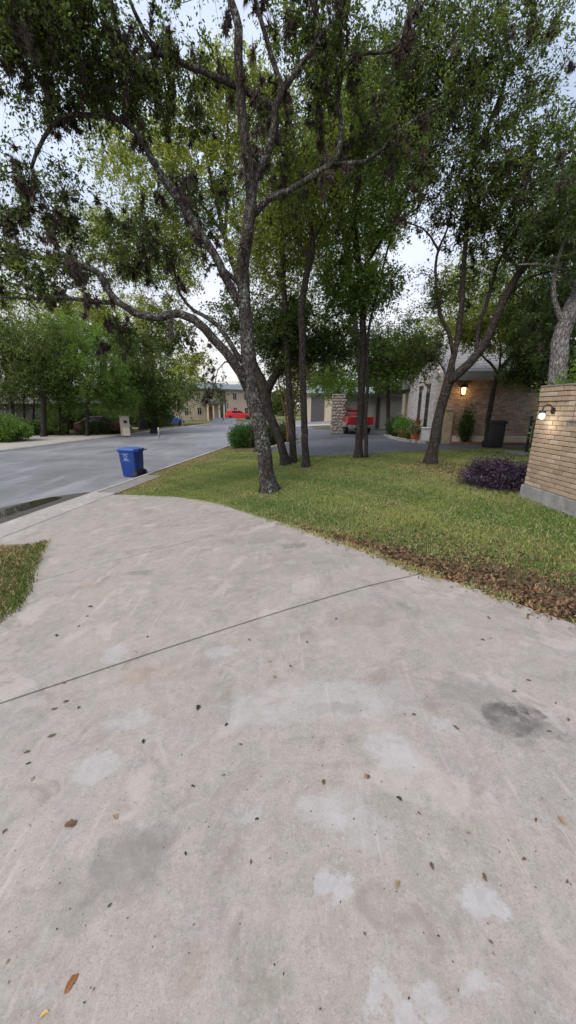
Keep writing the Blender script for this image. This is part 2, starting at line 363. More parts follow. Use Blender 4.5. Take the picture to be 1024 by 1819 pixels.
def spaced(stops):
    o = []
    for (a, b_, st) in stops: o += list(np.arange(a, b_ - st * .3, st))
    return o
qs = sorted(spaced([(-1500, -100, 200), (-100, -20, 10), (-20, -8, 1.5), (-8, 6.2, .4)]) + [6.2, 6.36, 6.38, 10, 14, 17.67, 17.69] + spaced([(18.2, 24, .8), (24, 40, 3), (40, 120, 20), (120, 1600, 200)]))
ss = sorted(spaced([(-60, -5, 5), (-5, 20, .5), (20, 60, 1.5), (60, 120, 6), (120, 400, 40), (400, 2500, 300)]))
V = []; Fq = []
for s_ in ss:
    for q_ in qs:
        x, y = sq(s_, q_); z = ground(x, y)
        if 6.37 < q_ < 17.68: z = -.9
        V.append((x, y, z))
nq = len(qs)
for i in range(len(ss) - 1):
    for j in range(nq - 1): Fq.append((i * nq + j, (i + 1) * nq + j, (i + 1) * nq + j + 1, i * nq + j + 1))
o = np_mesh('ground', np.array(V), np.array(Fq), 'soil'); tag(o, kind='structure')
o.data.polygons.foreach_set('use_smooth', [True] * len(o.data.polygons))

# street, running on past the bend
def strip(s0, s1, q0, q1): return [sq(s0, q0), sq(s1, q0), sq(s1, q1), sq(s0, q1)]
o = sheet('street', strip(-40, 74, QN - .05, QF + .05), lambda x, y: ZS + .0005 * sof(x, y), 'asphalt_street', 4); tag(o, kind='structure')
o = sheet('side_street', [sq(45, 6.3), sq(74.5, 6.3), sq(78, -60), sq(52, -60), sq(46, -8)], lambda x, y: max(-.60, ground(x, y)) + .03, 'asphalt_street', 3); tag(o, kind='structure')

# driveway: a dirty bed with separate slabs, joints left open
tag(sheet('driveway', DRIVE, lambda x, y: ground(x, y) + .006, 'joint_dirt', .5), kind='structure'); drive_o = bpy.data.objects['driveway']
ja, jb = G(0, 1258)[:2], G(745, 1025)[:2]; na = np.array([-(jb - ja)[1], (jb - ja)[0]]); na /= np.linalg.norm(na)      # points away from camera
jc, jd = G(475, 931)[:2], G(250, 988)[:2]; nb = np.array([-(jc - jd)[1], (jc - jd)[0]]); nb /= np.linalg.norm(nb)
zs = lambda x, y: ground(x, y) + .032
sheet('slab', DRIVE, zs, 'concrete_drive', .35, .03, [(ja - na * .010, na)], drive_o)
sheet('slab', DRIVE, zs, 'concrete_drive', .35, .03, [(ja + na * .009, -na), (jc - nb * .006, nb)], drive_o)
sheet('slab', DRIVE, zs, 'concrete_drive', .35, .03, [(jc + nb * .006, -nb)], drive_o)
# near kerb: wide apron strip in front of the driveway, narrow kerb further on; far kerb
def kerb(name, segs, mat='concrete_kerb'):
    root = bpy.data.objects.new(name, None); COL.objects.link(root); tag(root, kind='structure')
    for (s0, s1, q0, q1, far) in segs:
        zt = lambda x, y: max(ground(x, y), ZS + .08) + .036
        mb = MB(); n = max(2, int((s1 - s0) / 1.0)); rings = []
        for k in range(n + 1):
            s_ = s0 + .006 + (s1 - s0 - .012) * k / n; ring = []
            z1 = zt(*sq(s_, q1 if far else q0)); ze = z1 if not far else zt(*sq(s_, q0))
            prof = [(q0, -.95), (q0, z1), (q1 - .14, z1 - .012), (q1 - .05, z1 - .035), (q1, ZS + .02), (q1, -.95)] if not far else \
                   [(q0, -.95), (q0, ZS + .02), (q0 + .05, z1 - .03), (q0 + .14, z1 - .01), (q1, z1), (q1, -.95)]
            for (qq, zz) in prof: x, y = sq(s_, qq); ring.append((x, y, zz))
            rings.append(ring)
        o = mb.loft(rings).build('kerb_segment', mat, root); smooth_angle(o, 50)
segs = [(S_A0 + i * (S_A1 - S_A0) / 6, S_A0 + (i + 1) * (S_A1 - S_A0) / 6, QA + .006, QN, False) for i in range(6)]
kerb('apron_kerb', segs)
kerb('street_kerb', [(S_A1 + 3 * i, S_A1 + 3 * i + 3, QN - .26, QN, False) for i in range(0, 12)])
kerb('opposite_kerb', [(-6 + 4 * i, -2 + 4 * i, QF, QF + .4, True) for i in range(15)])
# dark concrete pad beside the blue bin
gx = G(262, 848)
tag(sheet('kerb_pad', [sq(S_A1 + .05, QN - .28), sq(S_A1 + 2.6, QN - .28), sq(S_A1 + 2.5, QN - .8), sq(S_A1 + .05, QN - .85)], lambda x, y: ground(x, y) + .03, 'concrete_old', .5, .03), kind='structure')
# gutter water
m, nt, b = new_mat('water'); b.inputs['Base Color'].default_value = (.035, .03, .022, 1); b.inputs['Roughness'].default_value = .04
bump(nt, b, noise(nt, coords(nt), 3, 2), .05, .01)
pw = [tuple(hitz(*p, ZS)[:2]) for p in [(-60, 925), (-60, 945), (0, 921), (60, 902), (100, 889), (112, 884), (96, 883), (60, 890), (20, 902)]]
tag(sheet('puddle', pw, lambda x, y: ZS + .008, 'water', .6), kind='structure')
simple('gutter_mud', (.055, .05, .035), .8, .4, 9)
pm = [tuple(hitz(*p, ZS)[:2]) for p in [(-60, 918), (-60, 953), (0, 932), (70, 906), (130, 888), (165, 874), (150, 875), (90, 883), (20, 898)]]
tag(sheet('gutter_mud', pm, lambda x, y: ZS + .0045, 'gutter_mud', .6), kind='structure')
# the horseshoe drive of the house
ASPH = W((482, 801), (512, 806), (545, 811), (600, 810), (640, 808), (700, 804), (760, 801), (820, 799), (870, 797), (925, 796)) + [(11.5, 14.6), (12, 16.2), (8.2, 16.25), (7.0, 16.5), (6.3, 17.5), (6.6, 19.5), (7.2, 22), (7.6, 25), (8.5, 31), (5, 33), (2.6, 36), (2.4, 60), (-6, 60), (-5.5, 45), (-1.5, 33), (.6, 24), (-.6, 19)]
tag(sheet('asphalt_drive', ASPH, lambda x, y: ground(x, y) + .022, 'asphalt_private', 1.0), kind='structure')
# pale concrete walk across the far end of it, and the drive on the other side of the street
tag(sheet('far_sidewalk', [(-1.5, 43), (9, 40), (9.3, 44), (-1.6, 48)], lambda x, y: ground(x, y) + .05, 'concrete_kerb', 2), kind='structure')
FD = [sq(16.4, QF + .4), sq(28.5, QF + .4), sq(27.2, QF + 2.4), sq(26, QF + 6), sq(19.5, QF + 6.4), sq(18, QF + 2.6)]
tag(sheet('opposite_driveway', FD, lambda x, y: ground(x, y) + .04, 'concrete_kerb', 1), kind='structure')
FD2 = [sq(36, QF + .4), sq(41, QF + .4), sq(42, QF + 9), sq(37, QF + 9)]
tag(sheet('opposite_driveway', FD2, lambda x, y: ground(x, y) + .04, 'concrete_kerb', 1), kind='structure')

# ================================================================== VEGETATION
attr_leaf('leaf', .5, .55); attr_leaf('grass', .7, .25); attr_leaf('dry_leaf', .8, .0); attr_leaf('purple_leaf', .45, .15)
bark('bark_oak', (.085, .071, .064), (.30, .33, .28), .9)
bark('bark_grey', (.085, .069, .06), (.17, .175, .155), .35, 1.2)
bark('bark_dark', (.065, .055, .05), (.16, .17, .14), .3)
bark('bark_pale', (.26, .235, .23), (.45, .46, .46), .6)
bark('bark_myrtle', (.26, .155, .10), (.36, .24, .17), .5)
simple('ball_moss', (.075, .056, .045), .95, .4, 20)

def resample(p, step):
    p = np.array(p, float); out = []
    for i in range(len(p) - 1):
        a, b_, c_, d = p[max(i - 1, 0)], p[i], p[i + 1], p[min(i + 2, len(p) - 1)]
        n = max(1, int(np.linalg.norm(c_[:3] - b_[:3]) / step))
        for k in range(n):
            t = k / n
            out.append(.5 * ((2 * b_) + (c_ - a) * t + (2 * a - 5 * b_ + 4 * c_ - d) * t * t + (3 * b_ - a - 3 * c_ + d) * t ** 3))
    out.append(p[-1]); return np.array(out)
def pal(c1, c2, n, t=None):
    t = rng.random(n) if t is None else np.clip(t, 0, 1)
    return np.array(c1)[None] * (1 - t[:, None]) + np.array(c2)[None] * t[:, None]
def leaves(centers, L, ratio=.5, up=.35, cols=None, dirs=None):
    n = len(centers); d = rng.normal(size=(n, 3)) if dirs is None else rng.normal(0, .7, (n, 3)) + dirs; d /= np.linalg.norm(d, axis=1, keepdims=True)
    nr = rng.normal(size=(n, 3)) + np.array([0, 0, up * 2]); nr -= d * np.sum(nr * d, 1, keepdims=True); nr /= np.linalg.norm(nr, axis=1, keepdims=True) + 1e-9
    s = np.cross(d, nr); l = (L * rng.uniform(.7, 1.3, n))[:, None]; w = l * ratio * rng.uniform(.8, 1.2, (n, 1))
    fold = nr * w * .25
    v = np.stack([centers - d * l * .5, centers + s * w * .5 + fold - d * l * .05, centers + d * l * .5, centers - s * w * .5 + fold - d * l * .05], 1).reshape(-1, 3)
    q = np.arange(4 * n).reshape(n, 4)
    return v, q, (np.repeat(cols, 4, axis=0) if cols is not None else None)
# ball moss: spiky tufts, four shared meshes
MOSS = []
for k in range(6):
    mb = MB(); n = 300; lob = rng.normal(0, .38, (4, 3)) * np.array([1, 1, 1.5])
    for i in range(n):
        c0 = lob[i % 4] * (.3 if i % 4 == 0 else 1); d = rng.normal(size=3); d[2] -= .25; d /= np.linalg.norm(d); s = np.cross(d, rng.normal(size=3)); s /= np.linalg.norm(s)
        r = rng.uniform(.25, .62); b0 = c0 + d * .05
        mb.add([b0 + s * .06, b0 - s * .06, c0 + d * r + rng.normal(0, .05, 3)], [(0, 1, 2)])
    me = bpy.data.meshes.new('ball_moss'); me.from_pydata(mb.v, [], mb.f); me.materials.append(MATS['ball_moss']); MOSS.append(me)

GREEN = ((0.04, 0.066, 0.02), (0.15, 0.2, 0.06))
OLIVE = ((0.105, 0.135, 0.032), (0.235, 0.26, 0.06))
YELL = ((0.15, 0.19, 0.038), (0.31, 0.325, 0.07))
DEEP = ((0.03, 0.054, 0.018), (0.1, 0.15, 0.047))
BRIGHT = ((0.08, 0.145, 0.036), (0.175, 0.27, 0.065))
def tree(name, label, limbs, crowns, group=None, bk='bark_grey', L=.07, cols=GREEN, per=70, sig=.24, moss=0, cat='tree', px=True, moss_r=(.07, .16), twig=True, up=.35, ratio=.5, moss_limit=None, droop=.12):
    """limbs: polylines of (px, py, Y, r); crowns: (px, py, rx, ry, Y, rY_m, n) ellipsoids holding branch tips"""
    L3 = []
    for lb in limbs:
        pts = [(*P(a, b_, Y), r) if px else (a, b_, Y, r) for (a, b_, Y, r) in lb]; L3.append(np.array(pts))
    base = L3[0][0][:3].copy(); base[2] = ground(base[0], base[1]) if name != 'shrub' else base[2]
    root = thing(name, label, cat, base, 0, group)
    nodes = []; nrad = []; first = True
    for lb in L3:
        rs = resample(lb, .16)
        if first:
            rs[0, 2] = min(rs[0, 2], base[2]) - .12
            rr0 = rs[0, 3]
            h = rs[:, 2] - base[2]; rs[:, 3] *= 1 + .65 * np.exp(-np.clip(h, 0, 9) / .13)
        rs[1:-1, :3] += rng.normal(0, .006, (len(rs) - 2, 3))
        v, f = tube_arr(rs[:, :3] - base, np.maximum(rs[:, 3], .008), 14 if first else 9, .045)
        mb = MB(); mb.add(v, f)
        o = mb.build('trunk' if first else 'limb', bk, root, True)
        k = len(rs) // 3 if first else 2
        nodes.append(rs[k:, :3]); nrad.append(rs[k:, 3]); first = False
    nodes = np.concatenate(nodes); nrad = np.concatenate(nrad)
    lim_nodes = nodes.copy()
    att = []
    for cr_ in crowns:
        (a, b_, rx, ry, Y, rY, n) = cr_
        if px:
            c0 = P(a, b_, Y); ex = abs(P(a + rx, b_, Y)[0] - c0[0]); ez = abs(P(a, b_ - ry, Y)[2] - P(a, b_ + ry, Y)[2]) / 2
        else: c0 = np.array([a, b_, Y]); ex, rY, ez = rx, ry, rY
        d = rng.normal(size=(n, 3)); d /= np.linalg.norm(d, axis=1, keepdims=True); d *= rng.random((n, 1)) ** (1 / 2.4)
        att.append(c0 + d * np.array([ex, rY, ez]))
    att = np.concatenate(att)
    d0 = np.array([np.min(np.sum((lim_nodes - a) ** 2, 1)) for a in att]); att = att[np.argsort(d0)]
    cap = len(nodes); N = np.zeros((len(nodes) + len(att) * 6, 3)); NR = np.zeros(len(N)); N[:cap] = nodes; NR[:cap] = nrad; cnt = cap
    TV, TF, off = [], [], 0; LC, LT_, LD, SB, ST_ = [], [], [], [], []
    for a in att:
        dd = np.sum((N[:cnt] - a) ** 2, 1) + .8 * np.maximum(0, N[:cnt, 2] - a[2]) ** 2
        i = int(np.argmin(dd)); p0 = N[i]; r0 = NR[i]; ln = float(np.linalg.norm(a - p0))
        if ln < .05: continue
        m = max(3, min(6, int(ln / .35) + 2)); t = np.linspace(0, 1, m)[:, None]
        pts = p0 + (a - p0) * t; bend = rng.normal(0, .16 * ln, 3); bend[2] += .10 * ln
        pts = pts + np.sin(t * math.pi) * bend + (rng.normal(0, .045 * ln, (m, 3)) * (t > 0) * (t < 1))
        rb = min(r0 * .75, .008 + .014 * ln); rad = np.linspace(max(rb, .006), .005, m)
        if twig:
            v, f = tube_arr(pts - base, rad, 5 if rb > .018 else 3); TV.append(v); TF += [tuple(j + off for j in q) for q in f]; off += len(v)
        N[cnt:cnt + m - 1] = pts[1:]; NR[cnt:cnt + m - 1] = rad[1:]; cnt += m - 1
        nt_ = 6; k = max(2, int(per * rng.uniform(.45, 1.5) / nt_))       # sprays: short twigs set with leaves
        tt = np.append(rng.uniform(.4, 1.0, nt_ - 1), 1.0) * (m - 1); i0 = np.clip(tt.astype(int), 0, m - 2); fr = (tt - i0)[:, None]
        b0 = pts[i0] * (1 - fr) + pts[i0 + 1] * fr; bd_ = (pts[-1] - pts[-2]) / (np.linalg.norm(pts[-1] - pts[-2]) + 1e-9)
        dv = bd_ * .7 + rng.normal(0, .75, (nt_, 3)); dv[:, 2] -= .2; dv /= np.linalg.norm(dv, axis=1, keepdims=True) + 1e-9
        ln_ = (sig * rng.uniform(.9, 2.3, nt_))[:, None]
        SB.append(b0); ST_.append(b0 + dv * ln_ + np.array([0, 0, -droop]) * ln_)
        u = rng.uniform(.1, 1.06, (nt_, k, 1))
        c_ = b0[:, None] + dv[:, None] * ln_[:, None] * u + np.array([0, 0, -droop]) * ln_[:, None] * u * u + rng.normal(0, L * .55, (nt_, k, 3))
        LC.append(c_.reshape(-1, 3)); LD.append(np.repeat(dv, k, axis=0)); LT_.append(np.clip(rng.normal(rng.uniform(.1, .9), .18, nt_ * k), 0, 1))
    if twig:
        mb = MB(); mb.v = [tuple(p) for p in np.concatenate(TV).tolist()]; mb.f = TF
        me = bpy.data.meshes.new('branches'); me.from_pydata(mb.v, [], mb.f); me.update(); o = link('branches', me, bk, root, True); o['kind'] = 'stuff'
    LC = np.concatenate(LC); LT_ = np.concatenate(LT_); LD = np.concatenate(LD)
    if twig:
        a0, a1 = np.concatenate(SB) - base, np.concatenate(ST_) - base; n_ = len(a0); w_ = .0035 + L * .02
        offs = rng.normal(0, 1, (n_, 3)); offs /= np.linalg.norm(offs, axis=1, keepdims=True); of2 = np.cross(offs, a1 - a0); of2 /= np.linalg.norm(of2, axis=1, keepdims=True) + 1e-9
        o3 = np.cross(of2, a1 - a0); o3 /= np.linalg.norm(o3, axis=1, keepdims=True) + 1e-9
        v = np.stack([a0 + of2 * w_, a0 - of2 * w_ * .5 + o3 * w_ * .87, a0 - of2 * w_ * .5 - o3 * w_ * .87, a1], 1).reshape(-1, 3); kk = np.arange(n_)[:, None] * 4
        f = np.concatenate([kk + np.array([0, 1, 3]), kk + np.array([1, 2, 3]), kk + np.array([2, 0, 3])]); o = np_mesh('twigs', v, f, bk, root, None, 3); o['kind'] = 'stuff'
    keep = np.linalg.norm(LC - np.array([0, 0, HC]), axis=1) > 1.2
    LC, LT_, LD = LC[keep], LT_[keep], LD[keep]
    v, q, c_ = leaves(LC - base, L, ratio, up, pal(cols[0], cols[1], len(LC), LT_) * rng.uniform(.8, 1.2, (len(LC), 1)), LD)
    np_mesh('foliage', v, q, 'leaf', root, c_)
    if moss:
        pool = N[:cnt]
        if moss_limit is not None: pool = pool[moss_limit(pool)]
        for j in range(moss):
            p = pool[rng.integers(len(pool))] + rng.normal(0, .05, 3) - np.array([0, 0, .06])
            o = bpy.data.objects.new('ball_moss', MOSS[j % 6]); COL.objects.link(o); o.parent = root; o.location = tuple(p - base)
            s = rng.uniform(*moss_r); o.scale = (s * rng.uniform(.7, 1.1), s * rng.uniform(.7, 1.1), s * rng.uniform(.8, 2.1)); o.rotation_euler = (rng.normal(0, .25), rng.normal(0, .25), rng.uniform(0, 6.3))
    return root
def polyY(pts, y0, y1, r0, r1):
    n = len(pts); return [(a, b_, y0 + (y1 - y0) * i / (n - 1), r0 + (r1 - r0) * i / (n - 1)) for i, (a, b_) in enumerate(pts)]

# ---- the big live oak beside the driveway
gy = G(479, 873)[1]
trunk = [(479, 873, gy, .17), (474, 845, gy, .155), (469, 800, gy, .15), (462, 755, gy, .148), (452, 715, gy, .145), (446, 680, gy, .14), (441, 640, gy, .135), (440, 600, gy, .13), (437, 560, gy, .12), (434, 520, gy, .115), (431, 485, gy - .05, .11), (437, 430, gy - .1, .105), (443, 390, gy - .1, .10), (446, 350, gy - .1, .092), (443, 300, gy - .15, .085), (436, 250, gy - .2, .08), (430, 200, gy - .2, .075), (427, 150, gy - .2, .07), (424, 100, gy - .3, .066), (425, 50, gy - .3, .06), (410, 0, gy - .3, .052), (390, -70, gy - .4, .035), (380, -140, gy - .4, .02)]
Y0 = gy
limbs = [trunk,
    polyY([(441, 690), (428, 662), (402, 625), (380, 602), (345, 566), (318, 556), (280, 564), (240, 555), (210, 536), (190, 510), (176, 485), (135, 470), (65, 455), (-10, 440), (-80, 428)], Y0, Y0 - .9, .095, .028),
    polyY([(438, 650), (420, 628), (400, 595), (375, 568), (345, 552), (320, 520), (310, 480)], Y0, Y0 + .5, .06, .02),
    polyY([(434, 545), (420, 528), (400, 490), (380, 450), (345, 395), (315, 350), (290, 318), (268, 280), (245, 236), (220, 216), (185, 205), (115, 206), (76, 245), (55, 300)], Y0, Y0 - .7, .085, .022),
    polyY([(438, 520), (412, 492), (390, 470), (372, 470)], Y0, Y0 + .4, .05, .018),
    polyY([(222, 217), (223, 180), (221, 130), (214, 80), (200, 10), (180, -70)], Y0 - .5, Y0 - .9, .05, .018),
    polyY([(210, 537), (165, 535), (110, 528), (50, 530), (-20, 525)], Y0 - .4, Y0 - 1.2, .04, .015),
    polyY([(445, 370), (452, 320), (475, 272), (487, 225), (488, 190), (503, 160), (493, 130), (480, 90), (462, 28), (448, -20), (440, -90)], Y0 - .1, Y0 + .1, .075, .025),
    polyY([(488, 192), (435, 160), (380, 135), (320, 110), (285, 95), (258, 100), (232, 118), (215, 148), (190, 160)], Y0, Y0 - .8, .055, .02),
    polyY([(278, 92), (258, 60), (240, 20), (215, -40)], Y0 - .5, Y0 - .8, .04, .018),
    polyY([(446, 385), (478, 352), (515, 338), (560, 308), (595, 290), (650, 286), (690, 252), (735, 212), (780, 190)], Y0 - .1, Y0 + .6, .06, .018),
    polyY([(595, 292), (607, 240), (600, 178), (608, 135), (637, 97), (695, 90), (740, 45)], Y0 + .2, Y0 + .2, .045, .015),
    polyY([(503, 162), (540, 110), (570, 60), (560, 0), (580, -60)], Y0, Y0 - .3, .04, .015)]
crowns = [(90, 90, 170, 110, Y0 - .6, 1.1, 150), (40, 10, 130, 90, Y0 - 1.3, .9, 70), (290, 150, 130, 80, Y0 + .1, .8, 60), (50, 330, 80, 100, Y0 - .5, .6, 40), (50, 480, 110, 50, Y0 - .6, .7, 55),
          (210, 440, 100, 60, Y0 + .2, .8, 40), (270, 600, 90, 34, Y0 + .2, .6, 30), (340, 370, 90, 90, Y0 + .6, .8, 36), (500, 270, 80, 130, Y0 + .9, .9, 45), (590, 110, 100, 90, Y0 + .4, 1.0, 60), (670, 250, 90, 80, Y0 + .9, .8, 40), (500, 20, 90, 50, Y0 + .2, .9, 14),
          (150, -150, 280, 80, Y0 - .8, 1.5, 50), (360, 690, 60, 20, Y0 + .3, .5, 12)]
tree('oak_tree', 'large live oak with lichen-patched leaning trunk and ball moss, closest to the driveway edge', limbs, crowns, bk='bark_oak', L=.056, cols=GREEN, per=95, sig=.23, moss=440, moss_r=(.08, .24))

# ---- lawn trees behind it
g4 = G(544, 830)[1]
tree('elm_tree', 'slim straight tree with pale grey trunk on lawn, just behind the large oak',
     [[(544, 831, g4, .105), (542, 780, g4, .095), (539, 700, g4, .09), (538, 640, g4, .088), (537, 590, g4, .085), (536, 550, g4, .082), (541, 510, g4, .08), (549, 470, g4, .076), (556, 438, g4, .07), (553, 400, g4, .06), (560, 340, g4, .05), (565, 270, g4, .04), (560, 190, g4, .025)],
      polyY([(550, 462), (532, 432), (516, 396), (506, 350), (498, 280)], g4, g4 + .5, .05, .02), polyY([(556, 430), (575, 390), (600, 340), (640, 300)], g4, g4 - .6, .04, .015)],
     [(540, 330, 110, 120, g4, 1.5, 150), (600, 250, 90, 110, g4 + .5, 1.3, 100), (500, 430, 60, 80, g4 + .5, 1.0, 50)], L=.08, cols=OLIVE, per=48, sig=.32, moss=40, moss_r=(.06, .13))
g3 = G(521, 821)[1]
tree('elm_tree', 'slender dark straight tree on lawn beside the leaning dark trunk',
     [[(521, 821, g3, .115), (519, 760, g3, .1), (514, 700, g3, .095), (511, 640, g3, .09), (508, 580, g3, .085), (505, 520, g3, .08), (502, 450, g3, .07), (498, 380, g3, .05), (500, 300, g3, .03)],
      polyY([(504, 500), (480, 450), (460, 400)], g3, g3 + .8, .04, .015)],
     [(490, 400, 90, 120, g3 + .6, 1.6, 130), (480, 560, 60, 60, g3 + 1.2, 1.0, 60)], L=.085, cols=OLIVE, per=70, sig=.3, moss=14)
g2 = G(508, 826)[1]
tree('oak_tree', 'dark oak with trunk leaning towards the street, forked low, beside slender tree',
     [[(509, 827, g2, .13), (500, 790, g2, .125), (489, 760, g2 + .2, .13), (478, 735, g2 + .4, .15), (471, 705, g2 + .6, .19), (466, 680, g2 + .8, .17), (455, 655, g2 + 1, .13), (440, 615, g2 + 1.2, .1), (430, 560, g2 + 1.5, .07)],
      polyY([(472, 700), (488, 668), (508, 650), (545, 637), (567, 640), (590, 618), (620, 590)], g2 + .6, g2 + 1.5, .14, .03),
      polyY([(500, 655), (505, 610), (520, 560)], g2 + .8, g2 + 1.2, .07, .03)],
     [(500, 600, 70, 60, g2 + 1.2, 1.4, 150), (580, 610, 60, 40, g2 + 1.4, 1.0, 70), (420, 560, 50, 60, g2 + 1.4, 1.0, 40)], bk='bark_dark', L=.085, cols=DEEP, per=85, sig=.3)
g5 = G(638, 813)[1]
tree('elm_tree', 'twin-trunked tree on lawn in front of the red pickup, dense green tuft halfway up',
     [[(637, 814, g5, .125), (639, 760, g5, .11), (642, 700, g5, .105), (645, 640, g5, .1), (645, 560, g5, .095), (641, 500, g5, .09), (634, 440, g5, .08), (628, 380, g5, .06), (636, 300, g5, .04), (640, 220, g5, .025)],
      polyY([(652, 812), (651, 780), (650, 740), (654, 680), (653, 620), (660, 560), (676, 500), (690, 440), (710, 380)], g5 - .15, g5, .06, .025),
      polyY([(645, 648), (680, 636), (720, 655), (755, 650)], g5, g5 + .6, .05, .015), polyY([(640, 490), (670, 440), (700, 400), (740, 370)], g5, g5, .05, .015)],
     [(650, 510, 66, 46, g5, .9, 105), (640, 390, 90, 80, g5, 1.3, 110), (690, 640, 60, 40, g5 + .8, 1.0, 95), (650, 260, 120, 90, g5 + .5, 1.6, 130), (600, 520, 40, 70, g5 + .8, .9, 45), (740, 640, 28, 40, g5 + .8, .6, 40)], L=.09, cols=BRIGHT, per=62, sig=.3, moss=20)
g6 = G(765, 823)[1]
tree('oak_tree', 'brown-trunked oak forking low into spreading limbs, in front of lit brick house',
     [[(764, 824, g6, .16), (769, 800, g6, .145), (777, 755, g6, .135), (786, 715, g6, .13), (797, 678, g6, .125), (804, 645, g6, .085), (813, 603, g6, .075), (819, 560, g6, .07), (823, 500, g6, .062), (827, 440, g6, .055), (833, 370, g6, .05), (838, 290, g6, .045), (850, 200, g6, .035), (855, 100, g6, .02)],
      polyY([(797, 680), (818, 660), (834, 646), (859, 614), (890, 547), (918, 492), (940, 464), (962, 428), (990, 408), (1040, 380), (1090, 340)], g6, g6 - .8, .13, .035),
      polyY([(806, 628), (797, 588), (783, 560), (776, 520), (775, 470), (781, 440), (800, 390), (805, 330)], g6, g6 + .3, .055, .018),
      polyY([(846, 632), (852, 575), (868, 530), (884, 470), (908, 430), (915, 380), (905, 300)], g6, g6 + .3, .06, .02),
      polyY([(781, 445), (765, 420), (750, 405), (720, 395)], g6, g6, .03, .012),
      polyY([(838, 300), (870, 220), (895, 150), (906, 95), (893, 50), (884, -10), (880, -80)], g6, g6 - .4, .045, .02),
      polyY([(890, 547), (930, 500), (985, 480), (1040, 470)], g6 - .3, g6 - .5, .04, .015)],
     [(850, 130, 150, 130, g6 - .4, 1.6, 230), (760, 280, 90, 130, g6, 1.4, 130), (930, 310, 110, 110, g6 - .5, 1.4, 180), (850, 370, 90, 80, g6, 1.1, 100), (720, 120, 90, 100, g6, 1.4, 110), (970, 420, 80, 46, g6 - .6, .9, 85), (860, 480, 70, 60, g6 + .9, .7, 36), (790, 500, 40, 60, g6 + .3, .7, 24), (880, -60, 240, 70, g6 - .5, 1.8, 120), (760, 620, 40, 30, g6 + .5, .7, 36)],
     bk='bark_grey', L=.07, cols=GREEN, per=68, sig=.27, moss=200, moss_r=(.09, .22))
g7 = P(868, 790, 14.6)
tree('small_tree', 'small dark forked tree rising behind the black bin',
     [[(866, 792, 14.7, .1), (868, 745, 14.7, .09), (876, 700, 14.7, .085), (886, 662, 14.7, .085), (905, 638, 14.7, .07), (925, 605, 14.7, .06), (936, 570, 14.7, .05), (930, 530, 14.7, .03)],
      polyY([(886, 664), (872, 645), (856, 630), (846, 600)], 14.7, 14.9, .055, .02), polyY([(888, 655), (890, 620), (885, 585)], 14.7, 14.4, .04, .015)],
     [(900, 575, 80, 50, 14.7, 1.6, 150), (940, 640, 36, 40, 14.9, .9, 60), (850, 590, 40, 30, 14.8, .8, 40)], bk='bark_dark', L=.09, cols=OLIVE, per=75, sig=.3)
tree('oak_tree', 'pale-barked leaning tree rising right behind the brick garden wall',
     [[(980, 830, 8.8, .2), (984, 740, 8.8, .19), (989, 690, 8.8, .185), (993, 640, 8.8, .18), (999, 595, 8.8, .17), (1015, 550, 8.8, .16), (1040, 500, 8.8, .14), (1080, 430, 8.7, .11), (1120, 340, 8.6, .08)],
      polyY([(1003, 580), (985, 530), (990, 470), (1010, 400), (1005, 320)], 8.8, 8.6, .06, .02), polyY([(1030, 520), (1000, 480), (960, 470), (920, 470)], 8.8, 9, .05, .015)],
     [(995, 560, 70, 60, 9.4, .7, 70), (1040, 380, 90, 110, 8.6, 1.3, 120), (1000, 630, 50, 30, 9.2, .6, 40)], bk='bark_pale', L=.07, cols=DEEP, per=85, sig=.24, moss=20)
tree('small_tree', 'thin dark tree between iron gate and brick garden wall',
     [[(962, 800, 12, .1), (966, 745, 12, .09), (970, 690, 12, .085), (974, 640, 12, .08), (982, 580, 12, .06), (985, 520, 12, .04)]],
     [(960, 600, 50, 60, 12.2, 1.1, 120), (950, 530, 60, 40, 12.2, 1.0, 60), (930, 660, 30, 26, 12.6, .6, 30)], bk='bark_dark', L=.08, cols=DEEP, per=80, sig=.28)

# ---- taller trees standing further back
def back_tree(label, px_, Y, tops, crown, cols, L, per=75, sig=.5, bk='bark_grey', r=.16, name='elm_tree', group=None, twig=True):
    zb = None
    h = 730.
    for _ in range(30):
        g = P(px_, h, Y); h += (g[2] - ground(g[0], g[1])) * 640 / Y * .7
    lim = [[(px_, h, Y, r)] + [(a, b_, Y, r * k) for (a, b_, k) in tops]]
    top = tops[-1]; mid = tops[len(tops) // 2]
    for (cx, cy, rx, ry, *_) in crown[:4]:
        lim.append(polyY([(mid[0], mid[1]), ((mid[0] + cx) / 2 + 6, (mid[1] + cy) / 2), (cx, cy)], Y, Y + rng.uniform(-.5, .5), r * .45, r * .12))
    return tree(name, label, lim, crown, group, bk, L, cols, per, sig, twig=twig)
back_tree('tall yellow-green tree standing in the island behind the large oak', 459, 17, [(455, 700, .9), (440, 560, .8), (400, 420, .6), (360, 250, .3)],
          [(300, 300, 110, 110, 17, 2.4, 150), (400, 250, 90, 120, 17, 2.4, 130), (260, 430, 90, 80, 17.5, 2.0, 110), (400, 140, 60, 60, 17, 1.6, 50), (330, 460, 60, 60, 17, 1.5, 50), (470, 180, 50, 80, 17, 1.6, 50), (340, 640, 40, 26, 17, 1.0, 20), (290, 560, 60, 40, 18, 1.4, 45), (170, 430, 70, 80, 18, 1.6, 70), (450, 430, 60, 70, 18, 1.6, 60), (200, 270, 60, 60, 18, 1.6, 40)], YELL, .105, 85, .33)
